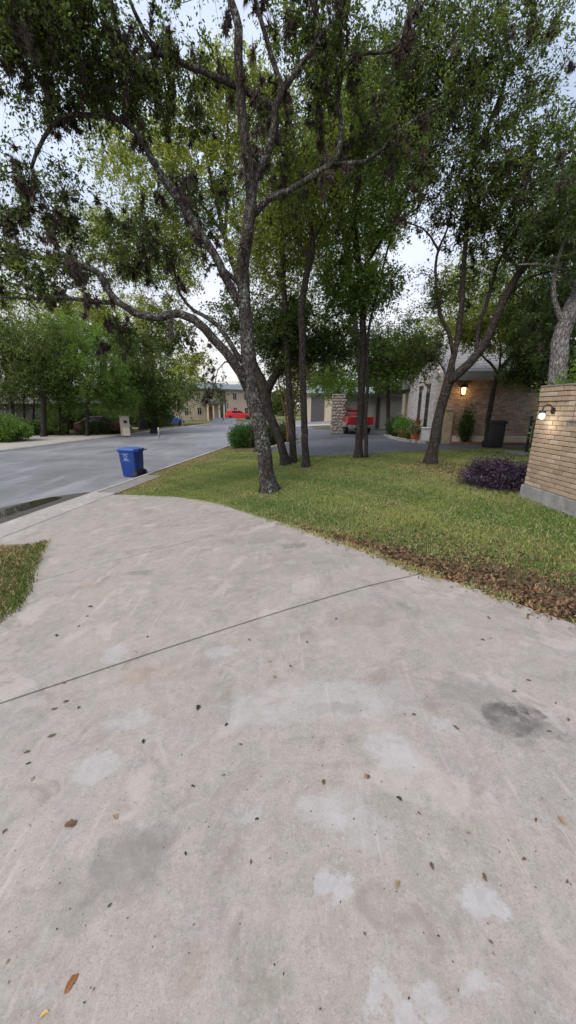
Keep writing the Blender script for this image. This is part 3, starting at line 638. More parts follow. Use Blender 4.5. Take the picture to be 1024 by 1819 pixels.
back_tree('tall olive tree behind the twin-trunked lawn tree', 644, 20, [(643, 700, .9), (630, 560, .8), (610, 400, .6), (600, 220, .3)],
          [(600, 180, 110, 90, 20, 2.5, 140), (560, 330, 110, 110, 20, 2.4, 150), (690, 200, 90, 100, 20, 2.4, 120), (620, 450, 80, 80, 20, 2.0, 100), (540, 500, 70, 90, 20, 2, 90), (700, 350, 60, 90, 20, 2, 70)], OLIVE, .115, 80, .36)
back_tree('yellowish tree rising behind the roof of the lit brick house', 830, 27, [(830, 650, .9), (825, 580, .7), (820, 500, .4)],
          [(825, 520, 60, 75, 27, 2.5, 130), (770, 600, 36, 40, 27, 1.5, 50), (890, 540, 60, 70, 27, 2.2, 100)], YELL, .14, 70, .5)
back_tree('dark tree beyond the far corner of the lit brick house', 690, 31, [(690, 690, .9), (690, 640, .7), (690, 580, .4)],
          [(690, 640, 60, 60, 31, 3, 150), (640, 600, 50, 50, 31, 2.5, 90), (720, 580, 30, 40, 31, 1.8, 30)], DEEP, .15, 70, .55)
back_tree('green tree arching over the stone gate pillar', 604, 32, [(602, 690, .9), (590, 660, .7), (575, 610, .4)],
          [(570, 660, 60, 34, 31, 2.5, 110), (600, 690, 40, 22, 30, 1.6, 60), (540, 600, 60, 50, 32, 2.5, 90)], BRIGHT, .14, 70, .5)
back_tree('tall green tree behind neighbouring roof, beside the pale-barked tree', 1010, 19, [(1010, 640, .9), (1005, 520, .8), (1000, 380, .4)],
          [(980, 430, 90, 110, 19, 2.4, 150), (1060, 300, 90, 130, 19, 2.4, 110), (960, 570, 60, 60, 19, 1.8, 80)], GREEN, .115, 75, .45)
# ---- the row across the street
GR = 'trees lining the opposite side of the street'
back_tree('slim dark-trunked tree beside the low dark house across the street', 24, 29, [(20, 720, .9), (10, 660, .7), (0, 600, .4)], [(10, 620, 60, 60, 29, 2.5, 150), (-40, 580, 70, 90, 29, 2.5, 90), (30, 690, 40, 24, 30, 1.6, 60)], GREEN, .15, 75, .55, 'bark_dark', .13, group=GR)
back_tree('black-trunked tree with green crown growing at edge of the opposite driveway', 78, 28, [(77, 720, .9), (76, 660, .8), (70, 600, .5)], [(80, 620, 70, 56, 28, 2.5, 170), (60, 670, 46, 30, 28, 1.8, 80)], GREEN, .14, 75, .5, 'bark_dark', .2, group=GR)
back_tree('broad bushy green juniper overhanging the dark red car', 155, 29, [(155, 730, .9), (160, 700, .7), (165, 640, .5)], [(160, 655, 66, 54, 29, 2.8, 260), (120, 700, 54, 30, 30, 2.0, 140), (205, 700, 36, 30, 30, 1.8, 110), (140, 600, 70, 40, 30, 2.5, 120)], BRIGHT, .13, 80, .5, 'bark_dark', .14, group=GR)
back_tree('dark brownish-green tree between brick mailbox and the street sign', 275, 34, [(274, 730, .9), (272, 690, .7), (270, 640, .4)], [(265, 695, 36, 44, 34, 2.2, 150), (240, 660, 40, 50, 34, 2.2, 120), (292, 712, 30, 30, 34, 1.8, 100), (312, 690, 22, 28, 35, 1.4, 40), (300, 660, 26, 30, 35, 1.4, 40)], GREEN, .15, 75, .5, 'bark_dark', .3, group=GR)
back_tree('dark tree standing by the black bin across the street', 250, 37, [(250, 730, .9), (248, 690, .7), (245, 640, .4)], [(240, 620, 50, 50, 37, 2.6, 110), (215, 660, 40, 40, 37, 2.2, 70)], DEEP, .16, 70, .55, 'bark_dark', .2, group=GR)
back_tree('tall yellow-green tree towering behind the opposite row of trees', 190, 44, [(190, 700, .9), (185, 640, .7), (170, 560, .4)], [(140, 570, 70, 44, 44, 4, 140), (200, 570, 70, 60, 44, 4, 140), (60, 560, 70, 70, 44, 4, 130), (270, 620, 50, 60, 44, 4, 90), (330, 660, 30, 40, 50, 3, 30)], YELL, .2, 75, .75, 'bark_dark', .25, group=GR)
for i, (px_, Y) in enumerate(((104, 29.5), (40, 30), (57, 31), (120, 30.5))):
    back_tree(['thin leaning sapling under the bushy juniper by the opposite driveway', 'thin leaning trunk before the low dark house across the street', 'slender forked trunk before the low dark house across the street', 'thin dark trunk under the bushy juniper near the dark red car'][i], px_, Y,
              [(px_ + 3, 735, .9), (px_ - 2 + 3 * i, 700, .7), (px_ - 8 + 6 * i, 650, .4)], [(px_ - 5, 650, 36, 26, Y, 1.4, 34)], OLIVE, .14, 60, .45, 'bark_dark', .09, group=GR)
# far wood behind the apartments: one mass
cs = []
for k in range(520):
    x = rng.uniform(-130, 150); y = rng.uniform(112, 140) ; h = rng.uniform(2, 9 + 2 * math.sin(x * .13)) * (1.1 if x > 0 else .8)
    cs.append(np.array([x, y, h]) + rng.normal(0, 1, (130, 3)) * np.array([2.4, 1.5, 1.5]))
cs = np.concatenate(cs); v, q, c_ = leaves(cs, .95, .7, .3, pal((.03, .05, .018), (.10, .125, .035), len(cs)))
tag(np_mesh('far_woodland', v, q, 'leaf', None, c_), 'dark green woodland skyline far behind the apartments', 'woodland', kind='stuff')

# ---- lawn
LAWN = DRV_R[2:] + [sq(S_A1, QN - .9)] + [sq(s_, QN - .3) for s_ in (S_A1 + 3, 14, 17, 19.5)] + W((470, 800), (482, 801), (512, 806), (545, 811), (600, 810), (640, 808), (700, 804), (760, 801), (820, 799), (870, 797), (925, 796)) + [(9.5, 13), (6, 10), (4.4, 6.4), (4.2, 5)]
LAWN_L = [sq(S_A0, QA - .05)] + [clampq(DRV_L[0])] + DRV_L[:6] + [(-6, .8)]
def scatter(poly, n):
    xs = [p[0] for p in poly]; ys = [p[1] for p in poly]
    x = rng.uniform(min(xs), max(xs), n); y = rng.uniform(min(ys), max(ys), n); k = in_poly(x, y, poly); return x[k], y[k]
def vnoise(x, y, s, seed=0):
    return .5 + .25 * (np.sin(x * s + seed) * np.cos(y * s * 1.13 + seed * 2) + np.sin(x * s * 2.3 + y * s * 1.7 + seed * 3) * .6 + np.sin(y * s * 3.1 - x * s * 1.9 + seed) * .4)
def blades(name, label, x, y, hgt, wid, cfun, dz=0.):
    n = len(x); z = zg(x, y) + .004 + dz; a = rng.uniform(0, 2 * math.pi, n); h = hgt * rng.uniform(.45, 1.25, n); w = wid * rng.uniform(.7, 1.3, n)
    lean = rng.normal(0, .55, (n, 2)) * h[:, None]
    c0 = np.stack([x, y, z], 1); s = np.stack([np.cos(a) * w, np.sin(a) * w, np.zeros(n)], 1)
    mid = c0 + np.stack([lean[:, 0] * .4, lean[:, 1] * .4, h * .6], 1); tip = c0 + np.stack([lean[:, 0], lean[:, 1], h * .95], 1)
    v = np.stack([c0 - s * .5, c0 + s * .5, mid + s * .4, tip, mid - s * .4], 1).reshape(-1, 3)
    f = np.arange(5 * n).reshape(n, 5)
    cc = np.repeat(cfun(x, y, n), 5, axis=0)
    o = np_mesh(name, v, f, 'grass', None, cc, 5); return tag(o, label, 'grass', kind='stuff')
tb = [G(479, 873), G(544, 831), G(521, 821), G(508, 826), G(637, 814), G(764, 824)]
bare = G(830, 840)
def lawn_dry(x, y):
    d = edge_dist(x, y, DRV_R)
    d1 = np.exp(-(d / (.10 + .55 * sm(.2, 2.4, x))) ** 1.6) * sm(-1.0, 1.0, x) * 1.25                  # leafy strip by the driveway
    d2 = np.exp(-np.clip(qof(x, y) * -1 + 6.2, 0, 9) / .5) * .9                   # scorched strip by the kerb
    t = sum(.8 * np.exp(-((x - p[0]) ** 2 + (y - p[1]) ** 2) / .22) for p in tb)
    br = .95 * np.exp(-(((x - bare[0]) / 1.5) ** 2 + ((y - bare[1]) / 1.6) ** 2))
    return d1, d2, t, br
def lawn_col(x, y, n):
    d1, d2, t, br = lawn_dry(x, y)
    k = np.clip(vnoise(x, y, 1.1) * 1.1 + vnoise(x, y, 3.7, 2) * .6 + rng.normal(0, .2, n) - .58 + .6 * br + .7 * d2 + .3 * d1, 0, 1)
    c = pal((.09, .20, .034), (.32, .36, .105), n, k * 1.2)
    dry = rng.random(n) < np.clip(.10 + .75 * d2 + .45 * br + .3 * d1 + .25 * vnoise(x, y, 2.2, 5), 0, .9)
    c[dry] = pal((.42, .36, .18), (.52, .45, .26), int(dry.sum())); return c
x, y = scatter(LAWN, 1500000)
dist = np.hypot(x, y); d1, d2, t, br = lawn_dry(x, y)
keep = rng.random(len(x)) < np.clip(1.15 - .055 * dist, .25, 1) * (1 - .9 * sm(.22, .62, d1 * (.6 + .8 * vnoise(x, y, 5.3, 1)))) * np.clip(1.15 - .75 * t - .9 * br - .3 * d2, .08, 1)
x, y = x[keep], y[keep]
def along(line, n, off):
    p = resample(np.array([(a[0], a[1], 0, 0) for a in line]), .05)[:, :2]; i = rng.integers(0, len(p), n); q = p[i] + rng.normal(0, .03, (n, 2))
    t = np.gradient(p, axis=0)[i]; t /= np.linalg.norm(t, axis=1, keepdims=True) + 1e-9
    return q + np.stack([t[:, 1], -t[:, 0]], 1) * off[:, None]
ep = along(DRV_R[2:], 9000, rng.normal(0, .03, 9000)); ev_ = vnoise(ep[:, 0], ep[:, 1], 6.1, 3) > .42; ep = ep[ev_]
dz_ = np.concatenate([np.zeros(len(x)), np.full(len(ep), .028)]); x = np.concatenate([x, ep[:, 0]]); y = np.concatenate([y, ep[:, 1]])
blades('lawn_grass', 'green and straw-coloured lawn grass between driveway and asphalt', x, y, .033, .0058, lawn_col, dz_)
x, y = scatter(LAWN_L, 60000); ep = along(DRV_L[:6], 3500, rng.normal(0, .035, 3500)); dz_ = np.concatenate([np.zeros(len(x)), np.full(len(ep), .028)]); x = np.concatenate([x, ep[:, 0]]); y = np.concatenate([y, ep[:, 1]])
blades('verge_grass', 'dark green and straw grass on verge between driveway and kerb', x, y, .05, .009,
       lambda x, y, n: np.where((rng.random(n) < np.clip(.15 + 1.0 * np.exp(-np.clip(5.45 - qof(x, y), 0, 9) / .8), 0, .9))[:, None], pal((.36, .27, .13), (.44, .34, .19), n), pal((.04, .085, .02), (.12, .185, .04), n)), dz_)
# grass creeping over the driveway edge
def litter(name, label, x, y, L, z0=.012, c1=(.07, .035, .02), c2=(.30, .17, .085), ratio=.45):
    n = len(x); c0 = np.stack([x, y, zg(x, y) + z0 + rng.uniform(0, .02, n)], 1)
    v, q, c_ = leaves(c0, L, ratio, 1.4, pal(c1, c2, n)); return tag(np_mesh(name, v, q, 'dry_leaf', None, c_), label, 'leaf litter', kind='stuff')
x, y = scatter(LAWN, 600000); d = edge_dist(x, y, DRV_R); d1, d2, t, br = lawn_dry(x, y)
k = rng.random(len(x)) < np.clip(.95 * d1 * (.55 + 1.0 * vnoise(x, y, 3.1, 4)) + .14 * br + .07 * t + .011, 0, 1)
ep = along(DRV_R[2:12], 900, rng.normal(0, .05, 900)); litter('edge_litter', 'brown leaf crumbs strewn on the concrete at the lawn edge', ep[:, 0], ep[:, 1], .035, .034)
litter('leaf_litter', 'brown dead oak leaves drifted along the lawn edge', x[k], y[k], .048, .012, (.03, .018, .012), (.235, .13, .07))
x, y = scatter(LAWN_L, 16000); d = edge_dist(x, y, DRV_L[:6]); k = rng.random(len(x)) < .7 * np.exp(-d / .14) + .09
litter('verge_litter', 'brown dead leaves along the verge by the kerb', x[k], y[k], .04, .03)
x, y = scatter([sq(S_A1 + .1, QN - .85), sq(S_A1 + 2.6, QN - .8), sq(S_A1 + 2.8, QN - .3), sq(S_A1 + 11, QN - .3), sq(S_A1 + 11, QN - .8), sq(S_A1 - .1, QN - 1.5)], 3500)
litter('kerbside_litter', 'tan dead leaves and straw lying along the street kerb', x, y, .04, .02, (.16, .09, .045), (.33, .23, .12))
x, y = scatter([sq(10, QF + .5), sq(48, QF + .5), sq(48, QF + 9), sq(10, QF + 9)], 26000); k = ~in_poly(x, y, FD); x, y = x[k], y[k]
litter('opposite_litter', 'brown leaf litter under the trees across the street', x, y, .1, .012, (.10, .06, .035), (.24, .16, .09))
# long grass in the far yards
x, y = scatter([(-40, 62), (0, 62), (6, 75), (-40, 75)], 40000)
blades('far_lawn', 'pale green lawn before the far apartments', x, y, .12, .06, lambda x, y, n: pal((.13, .17, .05), (.24, .25, .09), n))
x, y = scatter([sq(27, QF + 7), sq(46, QF + 5), sq(46, QF + 20), sq(27, QF + 20)], 30000)
blades('yard_grass', 'yellowish grass in the yard behind the brick mailbox', x, y, .1, .05, lambda x, y, n: pal((.16, .19, .05), (.3, .3, .1), n))

# ---- shrubs and bedding plants
def shrub(label, c, rad, n, L, cols, name='shrub', mat='leaf', per=60, sig=.12, group=None, ratio=.5, stems=7, cat='shrub', stem='bark_dark', up=.35):
    c = np.array(c, float); root = thing(name, label, cat, c, 0, group); mb = MB()
    for i in range(stems):
        d = rng.normal(size=3) * np.array(rad) * .5; d[2] = abs(d[2]) + rad[2] * .9
        mb.tube([(d[0] * .1, d[1] * .1, -.05), (d[0] * .5, d[1] * .5, d[2] * .5), tuple(d)], [.014, .01, .005], 4)
    mb.build('stems', stem, root)
    d = rng.normal(size=(n, 3)); d /= np.linalg.norm(d, axis=1, keepdims=True); d *= rng.random((n, 1)) ** (1 / 2.6)
    a = d * np.array(rad) + np.array([0, 0, rad[2] * .95]); a *= 1 + rng.normal(0, .08, (n, 1))
    lc = np.repeat(a, per, axis=0) + rng.normal(0, sig, (n * per, 3)); lc[:, 2] = np.maximum(lc[:, 2], .02)
    tt = np.clip(np.repeat(rng.uniform(.1, .9, n), per) + rng.normal(0, .2, n * per), 0, 1)
    v, q, c_ = leaves(lc, L, ratio, up, pal(cols[0], cols[1], len(lc), tt)); np_mesh('foliage', v, q, mat, root, c_); return root
a = G(885, 876); PUR = ((.02, .013, .025), (.095, .058, .105))
for (px_, py_, rx, rz) in ((875, 872, .62, .2),):
    g = G(px_ + 12, py_ - 7)
    shrub('low spreading mound of dark purple foliage at foot of brick garden wall', (g[0], g[1], g[2]), (.75, .62, .26), 260, .055, PUR, 'purple_plant', 'purple_leaf', 55, .085, None, .3, 12, 'plant')
g = G(432, 797); shrub('bushy bright green shrub beside street, at the landscaped island behind large oak', (g[0], g[1] + .3, g[2]), (.75, .7, .62), 200, .09, ((.03, .075, .02), (.09, .19, .05)), per=55)
g = G(452, 797); shrub('dark shrub in shade behind the large oak trunk', (g[0], g[1] + .5, g[2]), (.6, .6, .55), 130, .09, DEEP)  # stands in for a dark shape, read as a mostly hidden trunk
for i, (px_, Y, rx, rz) in enumerate(((485, 20.5, .8, .55), (502, 22, .7, .5))):
    p = P(px_, 760, Y); shrub(['low green shrub at the rusty multi-stemmed myrtle, street side', 'low green shrub at the rusty multi-stemmed myrtle, house side'][i], (p[0], Y, ground(p[0], Y)), (rx, rx, rz), 110, .11, GREEN)
shrub('green shrub showing over top of brick garden wall', (5.2, 6.55, .0), (.5, .6, 1.15), 300, .075, BRIGHT, per=60, sig=.12)
g = hitz(8, 786, -.6); shrub('bright green shrub at the kerb across the street, by the opposite driveway', (g[0] - .4, g[1] + .6, -.6), (1.5, 1.3, .8), 200, .13, BRIGHT, per=60, sig=.2)
for i, (px_, Y, w_, h_) in enumerate(((112, 36, 2.2, 1.2), (150, 37, 2.2, 1.1), (185, 41, 1.8, .9), (245, 42, 2.2, 1.2), (284, 43, 1.2, 1.0), (268, 40, 1.4, 1.1))):  # first four are added as a dark backdrop for shade under the trees
    p = P(px_, 760, Y); shrub(['tall dark shrub behind the thin leaning saplings', 'tall dark shrub behind the broad bushy juniper', 'dark shrub behind the dark maroon car', 'tall dark shrub behind the black bin across the street', 'dark shrub beside the half hidden blue car', 'dark shrub behind the brownish-green tree'][i], (p[0], Y, ground(p[0], Y)), (w_, 1.2, h_), 150, .17, DEEP, per=50, sig=.24)
for i, (px_, Y) in enumerate(((45, 29), (90, 30), (170, 31), (205, 33))):
    p = P(px_, 760, Y); shrub(['dark low shrub before the low dark house', 'low green shrub at the head of opposite driveway', 'dark shrub beside the dark red car', 'green shrub behind the brick mailbox'][i], (p[0], Y, ground(p[0], Y)), (1.2, 1, .5), 90, .14, DEEP if i % 2 == 0 else GREEN, per=50, sig=.2)
# crepe myrtle: many rusty stems from one root
p = P(515, 770, 19.5)
mst = [[(512 + 3 * i, 777, 19.5, .06), (508 + 4 * i, 740, 19.5, .045), (500 + 7 * i, 700, 19.5, .035), (492 + 10 * i, 660, 19.5, .02)] for i in range(5)]
tree('myrtle_tree', 'multi-stemmed rusty brown crepe myrtle inside stone edging on island', mst, [(505, 650, 40, 30, 19.5, 1.2, 70), (540, 660, 26, 24, 19.5, 1, 30)], bk='bark_myrtle', L=.1, cols=((.09, .08, .03), (.16, .15, .05)), per=50, sig=.35)

# ================================================================== BUILT THINGS
simple('mortar', (.215, .18, .15), .95, .25, 25, bmp=.5)
m, nt, b = new_mat('garden_brick'); v = coords(nt)
oi = nt.nodes.new('ShaderNodeObjectInfo'); n2 = noise(nt, v, 9, 6, .7); n3 = noise(nt, v, 70, 4, .7)
r1 = nt.nodes.new('ShaderNodeValToRGB'); nt.links.new(oi.outputs['Random'], r1.inputs[0])
els = r1.color_ramp.elements; els[0].position = 0; els[0].color = (.27, .19, .135, 1); els[1].position = 1; els[1].color = (.47, .39, .30, 1)
for pos, col in ((.2, (.37, .265, .18)), (.45, (.40, .30, .205)), (.7, (.345, .25, .175)), (.88, (.44, .34, .25))): e = els.new(pos); e.color = (*col, 1)
c = mixc(nt, mrange(nt, n2, .35, .7, 0, .45), r1.outputs[0], (.24, .17, .12)); c = mixc(nt, mrange(nt, n3, .5, .7, 0, .5), c, (.5, .42, .33))
nt.links.new(c, b.inputs['Base Color']); b.inputs['Roughness'].default_value = .92; bump(nt, b, math_(nt, 'ADD', n2, n3), .6, .006)
brickmat('house_brick', (.23, .16, .122), (.46, .37, .30), (.17, .135, .11), w=.26, h=.09)
brickmat('white_brick', (.40, .31, .28), (.66, .62, .60), (.33, .29, .27), white=.25, w=.26, h=.09)
brickmat('apartment_brick', (.42, .33, .24), (.52, .42, .31), (.45, .38, .30))
simple('mailbox_brick', (.42, .34, .28), .9, .3, 12, bmp=.5)
simple('roof_shingle', (.22, .215, .22), .9, .35, 7, bmp=.8); simple('roof_dark', (.13, .125, .125), .9, .4, 6, bmp=.8); simple('roof_teal', (.30, .355, .37), .55, .2, 3)
simple('fascia', (.23, .22, .20), .7, .2, 5); simple('cream_trim', (.55, .49, .40), .7, .15, 5); simple('beige_post', (.36, .29, .19), .85, .25, 6); simple('white_paint', (.66, .65, .62), .6, .12, 4)
simple('garage_white', (.42, .42, .41), .7, .2, 2); simple('dark_wood', (.07, .05, .04), .8, .3, 6); simple('brown_wood', (.19, .10, .05), .8, .3, 6); simple('dark_panel', (.06, .055, .06), .5, .2, 4)
simple('black_iron', (.015, .015, .016), .5, .3, 20); simple('dark_glass', (.02, .024, .03), .08, .2, 2); simple('window_frame', (.045, .042, .045), .5, .2, 8)
simple('dark_siding', (.05, .045, .04), .9, .3, 5); simple('stone_edging', (.34, .32, .29), .9, .3, 8, bmp=.6)
simple('blue_plastic', (.008, .035, .19), .42, .18, 5, spec=.4); simple('blue_lid', (.015, .065, .29), .4, .15, 5); simple('black_plastic', (.014, .014, .017), .5, .3, 6); simple('decal', (.28, .38, .62), .5, .3, 25)
simple('terracotta', (.35, .11, .045), .8, .25, 9); simple('rubber', (.018, .018, .018), .85, .2, 20)
simple('red_paint', (.24, .012, .016), .3, .12, 3, coat=.6); simple('bright_red', (.50, .014, .02), .28, .1, 3, coat=.6); simple('maroon', (.09, .008, .01), .4, .2, 3); simple('silver_paint', (.42, .38, .36), .35, .15, 3, metal=.4)
simple('chrome', (.62, .62, .62), .22, .1, 6, metal=.9); simple('tail_lens', (.5, .01, .01), .2, .1, 8); simple('blue_paint', (.03, .12, .42), .35, .1, 3, coat=.5); simple('white_car', (.7, .72, .75), .3, .05, 3, coat=.5); simple('grey_wall', (.33, .35, .38), .85, .2, 4)
emit('warm_glow', (1, .6, .22), 4); emit('white_glow', (1, .95, .85), 3)

def uv_box(o, su=1.0):
    """metre-scaled box projection so that brick courses run level"""
    me = o.data; uvl = me.uv_layers.new(name='uv')
    for p in me.polygons:
        n = p.normal
        for li in p.loop_indices:
            co = me.vertices[me.loops[li].vertex_index].co
            uvl.data[li].uv = (co.y, co.z) if abs(n.x) > max(abs(n.y), abs(n.z)) else ((co.x, co.z) if abs(n.y) >= abs(n.z) else (co.x, co.y))
    return o

# ---- brick garden wall on the right
WX, WY1, WY0 = 4.22, 6.32, 3.1
wall = thing('garden_wall', 'tan brick garden wall with taller end pillar on grey concrete footing', 'brick wall', (WX, WY1, 0))
mb = MB(); mb.box(-.035, .30, -3.2, .035, -.3, .235); simple('footing_concrete', (.25, .245, .24), .9, .35, 5, bmp=.5); o = mb.build('footing', 'footing_concrete', wall, bevel=.012)
core = MB().box(.014, .25, -3.18, -.014, .235, 1.345).build('mortar_core', 'mortar', wall)
MB().box(.015, .249, -.665, -.015, 1.344, 1.80).build('mortar_core', 'mortar', wall)
def brick_mesh(lx, ly, lz):
    o = MB().box(-lx / 2, lx / 2, -ly / 2, ly / 2, -lz / 2, lz / 2); me = bpy.data.meshes.new('brick'); me.from_pydata(o.v, [], o.f)
    bm = bmesh.new(); bm.from_mesh(me); bmesh.ops.bevel(bm, geom=list(bm.edges), offset=.004, segments=1, affect='EDGES'); bmesh.ops.recalc_face_normals(bm, faces=bm.faces); bm.to_mesh(me); bm.free(); me.materials.append(MATS['garden_brick']); return me
BL, BH, MO = .19, .062, .012; MV = .018
bm_full, bm_half, bm_end = brick_mesh(.09, BL, BH), brick_mesh(.09, BL / 2 - MV / 2, BH), brick_mesh(BL, .09, BH)
rest = MB(); nb_ = 0
def put(me, x, y, z, sx=1, sy=1):
    o = bpy.data.objects.new('brick', me); COL.objects.link(o); o.parent = wall; o.location = (x + rng.normal(0, .0015), y, z + rng.normal(0, .0008)); o.rotation_euler = (0, 0, rng.normal(0, .006)); o.scale = (sx, sy, 1)
for row in range(22):
    z = .235 + MO + BH / 2 + row * (BH + MO)
    ymin = -3.18 if z < 1.31 else -.69
    corb = -.018 if row >= 19 else 0; y = 0.
    first = row % 2 == 1
    while y > ymin + .05:
        ln = BL / 2 - MV / 2 if first else BL
        sy = 1.
        if y - ln < ymin: sy = (y - ymin) / ln; ln = y - ymin
        yc = y - ln / 2
        if y > -1.75: put(bm_half if first else bm_full, .045 + corb, yc, z, 1, sy); nb_ += 1
        else: rest.box(corb, .09 + corb, yc - ln / 2, yc + ln / 2, z - BH / 2, z + BH / 2)
        y -= ln + MV; first = False
    # the two ends of the pillar
    if z > 1.36: put(bm_end, .093 + .012 + BL / 2, -.643, z)
    put(bm_end, .16 + .035, -.045, z)
o = rest.build('brick_run', 'garden_brick', wall); tag(o, kind='stuff')
MB().box(-.02, .27, -.71, .02, 1.865, 1.90).build('cap', 'mortar', wall, bevel=.01)
MB().box(.0, .26, -3.19, -.715, 1.348, 1.375).build('coping', 'mortar', wall, bevel=.008)
# lamp on the pillar
gl = P(963, 741, 6.0)
lamp = thing('wall_lamp', 'small lit white globe lamp on curled black bracket, brick garden wall pillar', 'lamp', (WX, 5.95, 1.5))
MB().lathe([(.055, -.005), (.05, .012), (.015, .02)], 14, (0, 0, 0), 0).build('back_plate', 'black_iron', lamp)
a = np.linspace(0, math.pi * 1.15, 12); MB().tube([(-.02 - .075 + .075 * math.cos(t), 0, .02 + .075 * math.sin(t)) for t in a], .011, 8).build('bracket', 'black_iron', lamp, True)
MB().lathe([(.022, .035), (.05, .02), (.045, .0)], 14, (-.165, 0, -.03)).build('shade_cap', 'black_iron', lamp, True)
MB().lathe([(.02, -.004), (.034, -.018), (.043, -.045), (.04, -.07), (.026, -.09), (.005, -.096)], 16, (-.165, 0, -.03)).build('globe', 'white_glow', lamp, True)
def point(loc, e, col, parent, r=.05):
    l = bpy.data.lights.new('lamp_light', 'POINT'); l.energy = e; l.color = col; l.shadow_soft_size = r; o = bpy.data.objects.new('lamp_light', l); COL.objects.link(o); o.location = loc; o.parent = parent
point((-.17, 0, -.2), 1.6, (1, .9, .75), lamp, .04)

# ---- lit brick house
HY = R(-8)
hx, hy = 6.66, 17.0; hz = ground(7.2, 17.4) - .02
house = thing('brick_house', 'single-storey brown brick house with whitish gable front and lit wall lantern', 'house', (hx, hy, hz), HY)
D, Wd, EH, RH = 6.6, 9.6, 3.12, 4.55      # depth along local y, width along local x, eave and ridge height
def gable(x0, x1): return MB().prism([(0, -.3), (D, -.3), (D, EH), (D * .47, RH), (0, EH)], x0, x1, 0)
o = gable(0, .22).build('gable_wall', 'white_brick', house); uv_box(o)
o = MB().box(.222, Wd, .0, .22, -.3, EH).build('side_wall', 'house_brick', house); uv_box(o)
o = MB().box(.222, Wd, D - .22, D, -.3, EH).build('rear_wall', 'house_brick', house); uv_box(o)
o = gable(Wd + .001, Wd + .22).build('gable_wall', 'house_brick', house); uv_box(o)
ro = MB(); th = .12
for sgn in (0, 1):
    y0 = -.45 if sgn == 0 else D + .45; ym = D * .47; sl = (RH - EH) / (ym if sgn == 0 else D - ym); ze = EH - sl * .45 + .06
    ro = MB().prism([(y0, ze), (ym, RH + .06), (ym, RH + .06 + th), (y0, ze + th)], .24, Wd + .5, 0); o = ro.build('roof', 'roof_shingle', house)
    # shingle courses as thin overlapping strips
    if sgn == 0:
        for k in range(12):
            t0, t1 = k / 12, (k + 1) / 12 + .01; f = lambda t: (y0 + (ym - y0) * t, ze + (RH + .06 - ze) * t + th)
            (ya, za), (yb, zb) = f(t0), f(t1); MB().prism([(ya, za + .004), (yb, zb + .001), (yb, zb + .006), (ya, za + .026)], .23, Wd + .51, 0).build('shingle_course', 'roof_shingle', o)
MB().box(.25, Wd + .45, -.49, -.452, EH - .36, EH - .10).build('fascia', 'fascia', house)
MB().box(.25, Wd + .45, -.45, -.002, EH - .34, EH - .31).build('soffit', 'fascia', house)
MB().prism([(-.32, EH - .1), (-.02, EH - .1), (D * .47, RH + .06), (D * .47, RH + .3)], -.06, -.004, 0).build('rake_board', 'cream_trim', house)
MB().prism([(D + .32, EH - .1), (D + .02, EH - .1), (D * .47, RH + .061), (D * .47, RH + .301)], -.06, -.004, 0).build('rake_board', 'cream_trim', house)
for yc in (1.55, 3.35):        # tall narrow leaded windows
    w = MB().box(-.03, .03, yc - .34, yc + .34, .62, 2.62).build('window', 'window_frame', house)
    for k in range(4): MB().box(-.038, -.031, yc - .28, yc - .02, .70 + k * .47, 1.10 + k * .47).build('pane', 'dark_glass', w); MB().box(-.038, -.031, yc + .02, yc + .28, .70 + k * .47, 1.10 + k * .47).build('pane', 'dark_glass', w)
    MB().box(-.06, -.002, yc - .4, yc + .4, .54, .615).build('sill', 'dark_wood', w)
    MB().box(-.055, -.002, yc - .4, yc + .4, 2.625, 2.74).build('lintel', 'dark_wood', w)
# flat dark panel painting in a corner recess's shade, and buttress on the side wall
MB().box(.24, .40, -.04, -.003, .05, 2.1).build('recess_panel', 'dark_siding', house)
MB().box(.41, .74, -.40, -.004, -.2, 1.5).build('buttress', 'beige_post', house, bevel=.02)
MB().box(.38, .77, -.43, -.005, 1.502, 1.56).build('buttress_cap', 'beige_post', house, bevel=.01)
# porch wing further along
o = MB().box(.9, 7, D + .3, D + 7.5, -.4, 2.9).build('wing_wall', 'beige_post', house); uv_box(o)
MB().prism([(D + .1, 2.9), (D + 7.8, 2.9), (D + 7.8, 3.1), (D + 4, 4.0), (D + .1, 3.1)], .3, 7.2, 0).build('wing_roof', 'roof_shingle', house)
MB().box(.3, .9, D + .12, D + .6, 2.62, 2.89).build('porch_beam', 'cream_trim', house)
for yc in (D + 1.2, D + 3.2): 
    dd = MB().box(.86, .898, yc - .5, yc + .5, -.2, 2.25).build('door', 'dark_wood', house); MB().lathe([(.03, 0), (.035, .02), (.0, .04)], 8, (.83, yc - .38, 1.0), 0).build('handle', 'chrome', dd)
for yc in (D + .45, D + 2.2, D + 4.6): MB().box(.32, .5, yc - .09, yc + .09, -.3, 2.6).build('porch_post', 'cream_trim', house)
# raised bed along the side wall
bed = thing('raised_bed', 'low raised planting bed with pale ledge against the brick house wall', 'planter', (hx, hy, hz), HY)
MB().box(.79, 6.2, -.36, -.03, .0, .40).build('back_ledge', 'cream_trim', bed, bevel=.02)
MB().box(.79, 6.2, -.82, -.362, -.1, .16).build('soil_bed', 'brown_wood', bed, bevel=.03)
def hw(x, y, z):  # house-local to world
    return (hx + x * math.cos(HY) - y * math.sin(HY), hy + x * math.sin(HY) + y * math.cos(HY), hz + z)
